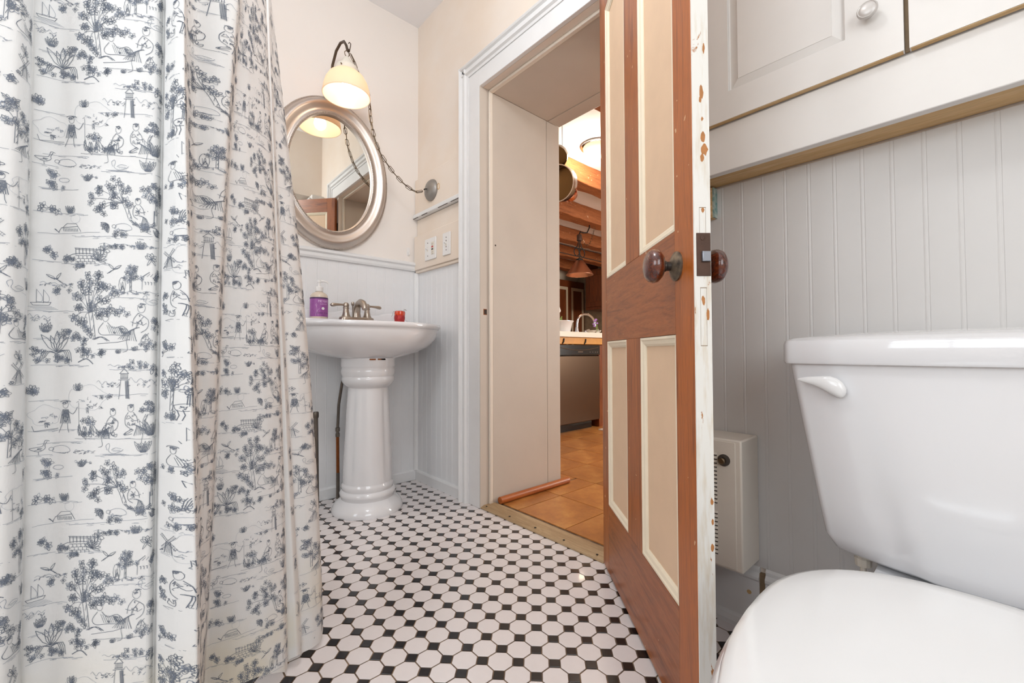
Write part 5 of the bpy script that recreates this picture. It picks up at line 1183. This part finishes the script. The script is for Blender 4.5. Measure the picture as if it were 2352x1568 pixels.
MB().tube([(0, 0, 0.03), (0, 0.03, 0.042), (0, 0.06, 0.046)], [0.006, 0.005, 0.006], 10).build('lever', 'chrome', hd, smooth=True)
ds = tag(MB().lathe([(0.0, 0), (0.05, 0.0), (0.085, 0.03), (0.09, 0.04), (0.084, 0.04), (0.05, 0.008), (0, 0.006)], 30, cap0=False, cap1=False).build('cream_dish', 'plastic_cream', smooth=True), 'shallow cream dish by the kitchen faucet', 'dish')
ds.location = (-0.55, 2.33, CZ_)
vs = thing('bud_vase', 'small glass bud vase with purple flowers on the counter', 'vase', (-0.40, 2.215, CZ_))
MB().lathe([(0.0, 0), (0.022, 0.0), (0.026, 0.012), (0.022, 0.03), (0.010, 0.045), (0.012, 0.058), (0.009, 0.058), (0.008, 0.045), (0.0, 0.02)], 20, cap0=False, cap1=False).build('glass', 'glass', vs, smooth=True)
for k, (dy, h) in enumerate(((-0.045, 0.12), (-0.015, 0.10), (-0.06, 0.09), (-0.03, 0.135), (-0.05, 0.07))):
    s_o = MB().tube([(0, 0, 0.02), (0.004, dy * .4, h * .7), (0.005, dy, h)], 0.002, 6).build('stem', 'stem_green', vs)
    MB().lathe([(0, -0.008), (0.012, -0.003), (0.014, 0.004), (0.006, 0.011), (0, 0.012)], 10, (0.005, dy, h), cap0=False, cap1=False, mod=lambda a, z: 1 + .25 * math.cos(5 * a)).build('blossom', 'petal_purple', s_o, smooth=True)

# island lamp: iron frame, copper shades, chain
il = thing('island_lamp', 'black iron hanging lamp with perforated copper cone shades above the island', 'lamp', (-0.60, 2.19, 1.50))
for dy in (0.0, 0.75):
    shd = MB().lathe([(0.140, 0.0), (0.141, 0.003), (0.036, 0.150), (0.032, 0.152), (0.034, 0.148), (0.138, 0.002)], 36, (0, dy, 0), cap0=False, cap1=False).build('shade', 'copper_shade', il, smooth=True)
    MB().lathe([(0.036, 0.148), (0.034, 0.165), (0.012, 0.176), (0.0, 0.177)], 20, (0, dy, 0), cap1=False).build('cap', 'iron_black', shd, smooth=True)
    MB().lathe([(0, 0.03), (0.02, 0.035), (0.028, 0.06), (0.02, 0.09), (0.010, 0.11), (0, 0.112)], 16, (0, dy, 0), cap0=False, cap1=False).build('bulb', 'kitchen_bulb', shd, smooth=True)
    MB().tube([(0, dy, 0.17), (0, dy, 0.36)], 0.005, 8).build('stem', 'iron_black', il)
    for s in (-1, 1):
        MB().tube([(0, dy + s * 0.045 + 0.040 * math.cos(a), 0.232 + 0.040 * math.sin(a)) for a in [2 * math.pi * k / 20 for k in range(20)]], 0.0045, 8, closed=True).build('ring', 'iron_black', il, smooth=True)
        MB().tube([(0, dy + s * 0.018, 0.37), (0, dy + s * 0.02, 0.33), (0, dy + s * 0.035, 0.29), (0, dy + s * 0.07, 0.272)], 0.0045, 8).build('scroll', 'iron_black', il, smooth=True)
MB().tube([(0, -0.6, 0.276), (0, 1.3, 0.276)], 0.0042, 8).build('bar', 'iron_black', il)
MB().tube([(0, -0.6, 0.190), (0, 1.3, 0.190)], 0.0042, 8).build('bar', 'iron_black', il)
MB().lathe([(0.026, 0.355), (0.026, 0.41), (0.018, 0.42), (0, 0.421)], 16, cap1=False).build('socket_collar', 'rust_plate', il, smooth=True)
MB().tube([(0, 0, 0.42), (0.004, 0.01, 0.45), (0.005, 0.05, 0.445), (0.005, 0.12, 0.46), (0.004, 0.16, 0.52), (0.002, 0.165, 0.60), (0, 0.165, 0.698)], 0.0065, 8).build('cord', 'iron_black', il, smooth=True)
cpk = [(0.0, 0.03, 0.40), (0.0, 0.09, 0.335), (0.0, 0.16, 0.345), (0, 0.22, 0.45), (0, 0.27, 0.58), (0, 0.30, 0.698)]
for i, (a, b) in enumerate(zip(resample(cpk, 0.032), resample(cpk, 0.032)[1:])):
    o = bpy.data.objects.new('link', lk); col.objects.link(o); o.parent = il
    o.matrix_local = Matrix.Translation((a + b) / 2) @ align(b - a) @ Mrot('Z', math.radians(30 + 90 * (i % 2)))
# flush ceiling lamp
fll = thing('flush_lamp', 'round flush ceiling lamp between the kitchen beams', 'lamp', (0.33, 1.26, KZ))
MB().lathe([(0.0, -0.0005), (0.11, -0.0005), (0.12, -0.006), (0.12, -0.014), (0.11, -0.018), (0, -0.018)], 36, cap0=False, cap1=False).build('rim', 'chrome', fll, smooth=True)
MB().lathe([(0.105, -0.019), (0.10, -0.04), (0.078, -0.066), (0.04, -0.08), (0, -0.084)], 36, cap0=False, cap1=False).build('diffuser', 'opal', fll, smooth=True)
MB().lathe([(0, -0.025), (0.02, -0.028), (0.03, -0.04), (0.024, -0.056), (0, -0.062)], 16, cap0=False, cap1=False).build('bulb', 'kitchen_bulb', fll, smooth=True)
pd = bpy.data.lights.new('flush_lamp_light', 'POINT'); pd.energy = 22; pd.color = (1.0, 0.93, 0.82); pd.shadow_soft_size = 0.08
po = bpy.data.objects.new('flush_lamp_light', pd); col.objects.link(po); po.location = (0.33, 1.26, KZ - 0.12)
# pots hanging by the doorway
def pot(name, label, c, d, r, dep, inside, outside, wire_at, handle=True, ribs=0):
    t = thing(name, label, 'pot', c, 'pots hanging in the kitchen')
    M = align(d)
    md = (lambda a, z: 1 + 0.01 * math.cos(ribs * a)) if ribs else None
    MB().lathe([(r * 1.04, 0), (r * 1.05, 0.003), (r, 0.004), (r, -dep * .8), (r * .93, -dep), (0, -dep)], 36, cap0=False, cap1=False, mod=md).xf(M).build('outer_wall', outside, t, smooth=True)
    MB().lathe([(r * 1.04, 0.0005), (r * .985, 0), (r * .985, -dep * .78), (r * .9, -dep * .96), (0, -dep * .96)], 36, cap0=False, cap1=False, mod=md).xf(M).build('inner_wall', inside, t, smooth=True)
    c_v = Vector(c); a_ = Vector(wire_at) - c_v
    MB().tube([a_, a_ + Vector((0, 0, 0.02)), Vector((a_.x, a_.y, KZ - 0.0005 - c_v.z))], 0.0018, 6).build('hanging_wire', 'iron_black', t)
    if handle:
        MB().tube([M @ Vector(p) for p in ((0, r, -0.02), (0, r + 0.05, -0.012), (0, r + 0.14, -0.004), (0, r + 0.16, -0.002))], [0.008, 0.007, 0.009, 0.004], 10).build('handle', outside, t, smooth=True)
    return t
dcam = (rgt * -0.55 - fwd * 0.80 + Vector((0, 0, -0.18)))
pot('steel_pan', 'steel pan with dark inside hanging beside the doorway', (0.445, 0.705, 1.745), dcam, 0.105, 0.075, 'pot_inside', 'pot_steel', (0.398, 0.655, 1.83), False)
pot('ribbed_pan', 'small ribbed dark pan hanging above the steel pan', (0.44, 0.70, 1.905), rgt * -0.3 - fwd * 0.7 + Vector((0, 0, -0.6)), 0.065, 0.05, 'pot_inside', 'pot_inside', (0.40, 0.655, 1.95), False, 24)
pot('copper_pan', 'small copper-rimmed pan hanging behind the steel pan', (0.40, 0.862, 1.735), rgt * -0.2 - fwd * 0.5 + Vector((0, 0, 0.3)), 0.052, 0.03, 'copper_bright', 'copper_bright', (0.372, 0.832, 1.765), False)
# far cabinets
tc_ = thing('tall_cabinet', 'tall brown kitchen cabinet with cream door trim far behind', 'cabinet', (-2.68, 4.2, 0.004))
oy = 4.2
box('body', 'kitchen_cab', (-0.079, 0.07, 3.3 - oy, 4.775 - oy, 0.0, 1.935), tc_, 0.004)
for y0, y1 in ((3.62, 3.96), (4.00, 4.315), (4.41, 4.735)):
    dk = box('door', 'kitchen_cab', (0.071, 0.083, y0 - oy, y1 - oy, 0.10, 1.815), tc_, 0.002)
    for b in ((y0, y0 + 0.045, 0.10, 1.815), (y1 - 0.045, y1, 0.10, 1.815), (y0 + 0.045, y1 - 0.045, 1.765, 1.815), (y0 + 0.045, y1 - 0.045, 0.10, 0.15)):
        box('trim_strip', 'trim_beige', (0.0832, 0.090, b[0] - oy, b[1] - oy, b[2], b[3]), dk, 0.001)
wc = thing('kitchen_wall_cabinet', 'dark brown panelled wall cabinet above the stone splashback', 'cabinet', (-1.7, 4.54, 1.39))
box('body', 'kitchen_cab', (-0.50, 0.9, -0.24, 0.235, 0.0, 0.65), wc, 0.003)
for x0 in (-0.46, 0.0, 0.45):
    dk = box('door', 'kitchen_cab', (x0, x0 + 0.43, -0.262, -0.241, 0.045, 0.62), wc, 0.003)
    box('raised_panel', 'kitchen_cab', (x0 + 0.07, x0 + 0.36, -0.272, -0.2625, 0.12, 0.55), dk, 0.008)
bc_ = thing('base_counter', 'far kitchen base cabinet run with pale worktop', 'cabinet', (-1.2, 4.45, 0.004))
box('body', 'kitchen_cab', (-1.0, 1.2, -0.25, 0.32, 0, 0.86), bc_); box('worktop', 'counter', (-1.02, 1.2, -0.28, 0.32, 0.862, 0.895), bc_, 0.003)

# added fill globe, out of view, lighting the bathroom from above
cl_ = thing('fill_globe', 'added unseen globe on a short ceiling rod for fill light', 'lamp', (1.56, -0.98, CEIL))
MB().lathe([(0, -0.0006), (0.06, -0.0006), (0.06, -0.012), (0.02, -0.03), (0.012, -0.034), (0.012, -0.28), (0.03, -0.284), (0.03, -0.30), (0, -0.30)], 28, cap0=False, cap1=False).build('canopy', 'paint_white', cl_, smooth=True)
MB().lathe([(0.03, -0.295)] + [(0.125 * math.sin(math.radians(a)), -0.415 + 0.125 * math.cos(math.radians(a))) for a in range(15, 181, 11)], 32, cap0=False, cap1=False).build('globe', 'fill_globe_glow', cl_, smooth=True)
# ------------------------------------------------------------------ octagon-and-dot floor tiles, each a piece of its own
PT = 0.0524 * 1.13
X0 = 0.015 * 1.13 + 10 * PT; Y0 = -0.015 * 1.13 - 0.8 * PT      # a dot of the pattern
g = 0.0017
def tile_mesh(name, poly, mt):
    mb = MB(); R = []
    for z, s in ((-0.0014, 1.0), (-0.0005, 1.0), (0.0, 0.968)):
        R.append([(x * s, y * s, z) for x, y in poly])
    mb.rings(R, True, False, True); return mb.mesh(name, mt)
c_ = 0.318 * PT; h_ = PT / 2 - g
e_ = PT / 2 - c_ + g * 0.3
octp = [(e_, -h_), (h_, -e_), (h_, e_), (e_, h_), (-e_, h_), (-h_, e_), (-h_, -e_), (-e_, -h_)]
q_ = 0.385 * PT / 2 * math.sqrt(2)
dotp = [(q_, 0), (0, q_), (-q_, 0), (0, -q_)]
ome = tile_mesh('octagon_tile', octp, 'tile_white'); dme = tile_mesh('dot_tile', dotp, 'tile_black')
def clip(poly, axis, lim, keep_less):
    out = []
    for i in range(len(poly)):
        a, b = poly[i], poly[(i + 1) % len(poly)]
        ia = (a[axis] <= lim) == keep_less; ib = (b[axis] <= lim) == keep_less
        if ia: out.append(a)
        if ia != ib:
            t = (lim - a[axis]) / (b[axis] - a[axis]); out.append(tuple(a[k] + (b[k] - a[k]) * t for k in (0, 1)))
    return out
bpy.context.view_layer.update()
dg = bpy.context.evaluated_depsgraph_get()
def seen(x, y):
    for dx, dy in ((0, 0), (0.02, 0.0), (-0.02, 0), (0, 0.02), (0, -0.02)):
        p = Vector((x + dx, y + dy, 0.002)); v = p - CAM
        zc = v.dot(fwd)
        if zc < 0.05: continue
        if abs(v.dot(r2) / zc) > 36 / 2 / cam_d.lens + 0.03 or abs(v.dot(u2) / zc) > 24 / 2 / cam_d.lens + 0.03: continue
        hit, loc, nrm, idx, ob, mtx = sc.ray_cast(dg, CAM, v.normalized(), distance=v.length - 0.004)
        if not hit: return True
    return False
XL, XH, YL, YH = 0.016, XR, YB, -0.012
items = {'octagon_tile': [], 'dot_tile': []}
for kind, ox_, oy_, poly in (('octagon_tile', PT / 2, PT / 2, octp), ('dot_tile', 0, 0, dotp)):
    for i in range(-12, 48):
        for j in range(-52, 3):
            x = X0 + i * PT + ox_; y = Y0 + j * PT + oy_
            if x + h_ < XL or x - h_ > XH or y + h_ < YL or y - h_ > YH: continue
            items[kind].append((x, y, poly))
for kind, me_, mt in (('octagon_tile', ome, 'tile_white'), ('dot_tile', dme, 'tile_black')):
    near = sorted(items[kind], key=lambda t: (t[0] - CAM.x) ** 2 + (t[1] - CAM.y) ** 2)
    single, rest = [], []
    for t in near:
        (single if len(single) < 300 and seen(t[0], t[1]) else rest).append(t)
    for x, y, poly in single:
        cut = poly
        if x - h_ < XL: cut = clip(cut, 0, XL - x, False)
        if y + h_ > YH: cut = clip(cut, 1, YH - y, True)
        if len(cut) < 3: continue
        o = bpy.data.objects.new(kind, me_ if cut is poly else tile_mesh(kind, cut, mt)); col.objects.link(o)
        o.parent = fl; o.location = (x, y, 0)
    mb = MB()
    for x, y, poly in rest:
        cut = poly
        for ax, lim, less in ((0, XL - x, False), (0, XH - x, True), (1, YL - y, False), (1, YH - y, True)):
            if len(cut) >= 3: cut = clip(cut, ax, lim, less)
        if len(cut) < 3: continue
        R = [[(px * s + x, py * s + y, z) for px, py in cut] for z, s in ((-0.0014, 1.0), (-0.0005, 1.0), (0.0, 0.968))]
        mb.rings(R, True, False, True)
    o = mb.build(kind + '_field', mt, fl); o['kind'] = 'stuff'
    print(kind, 'single', len(single), 'rest', len(rest))
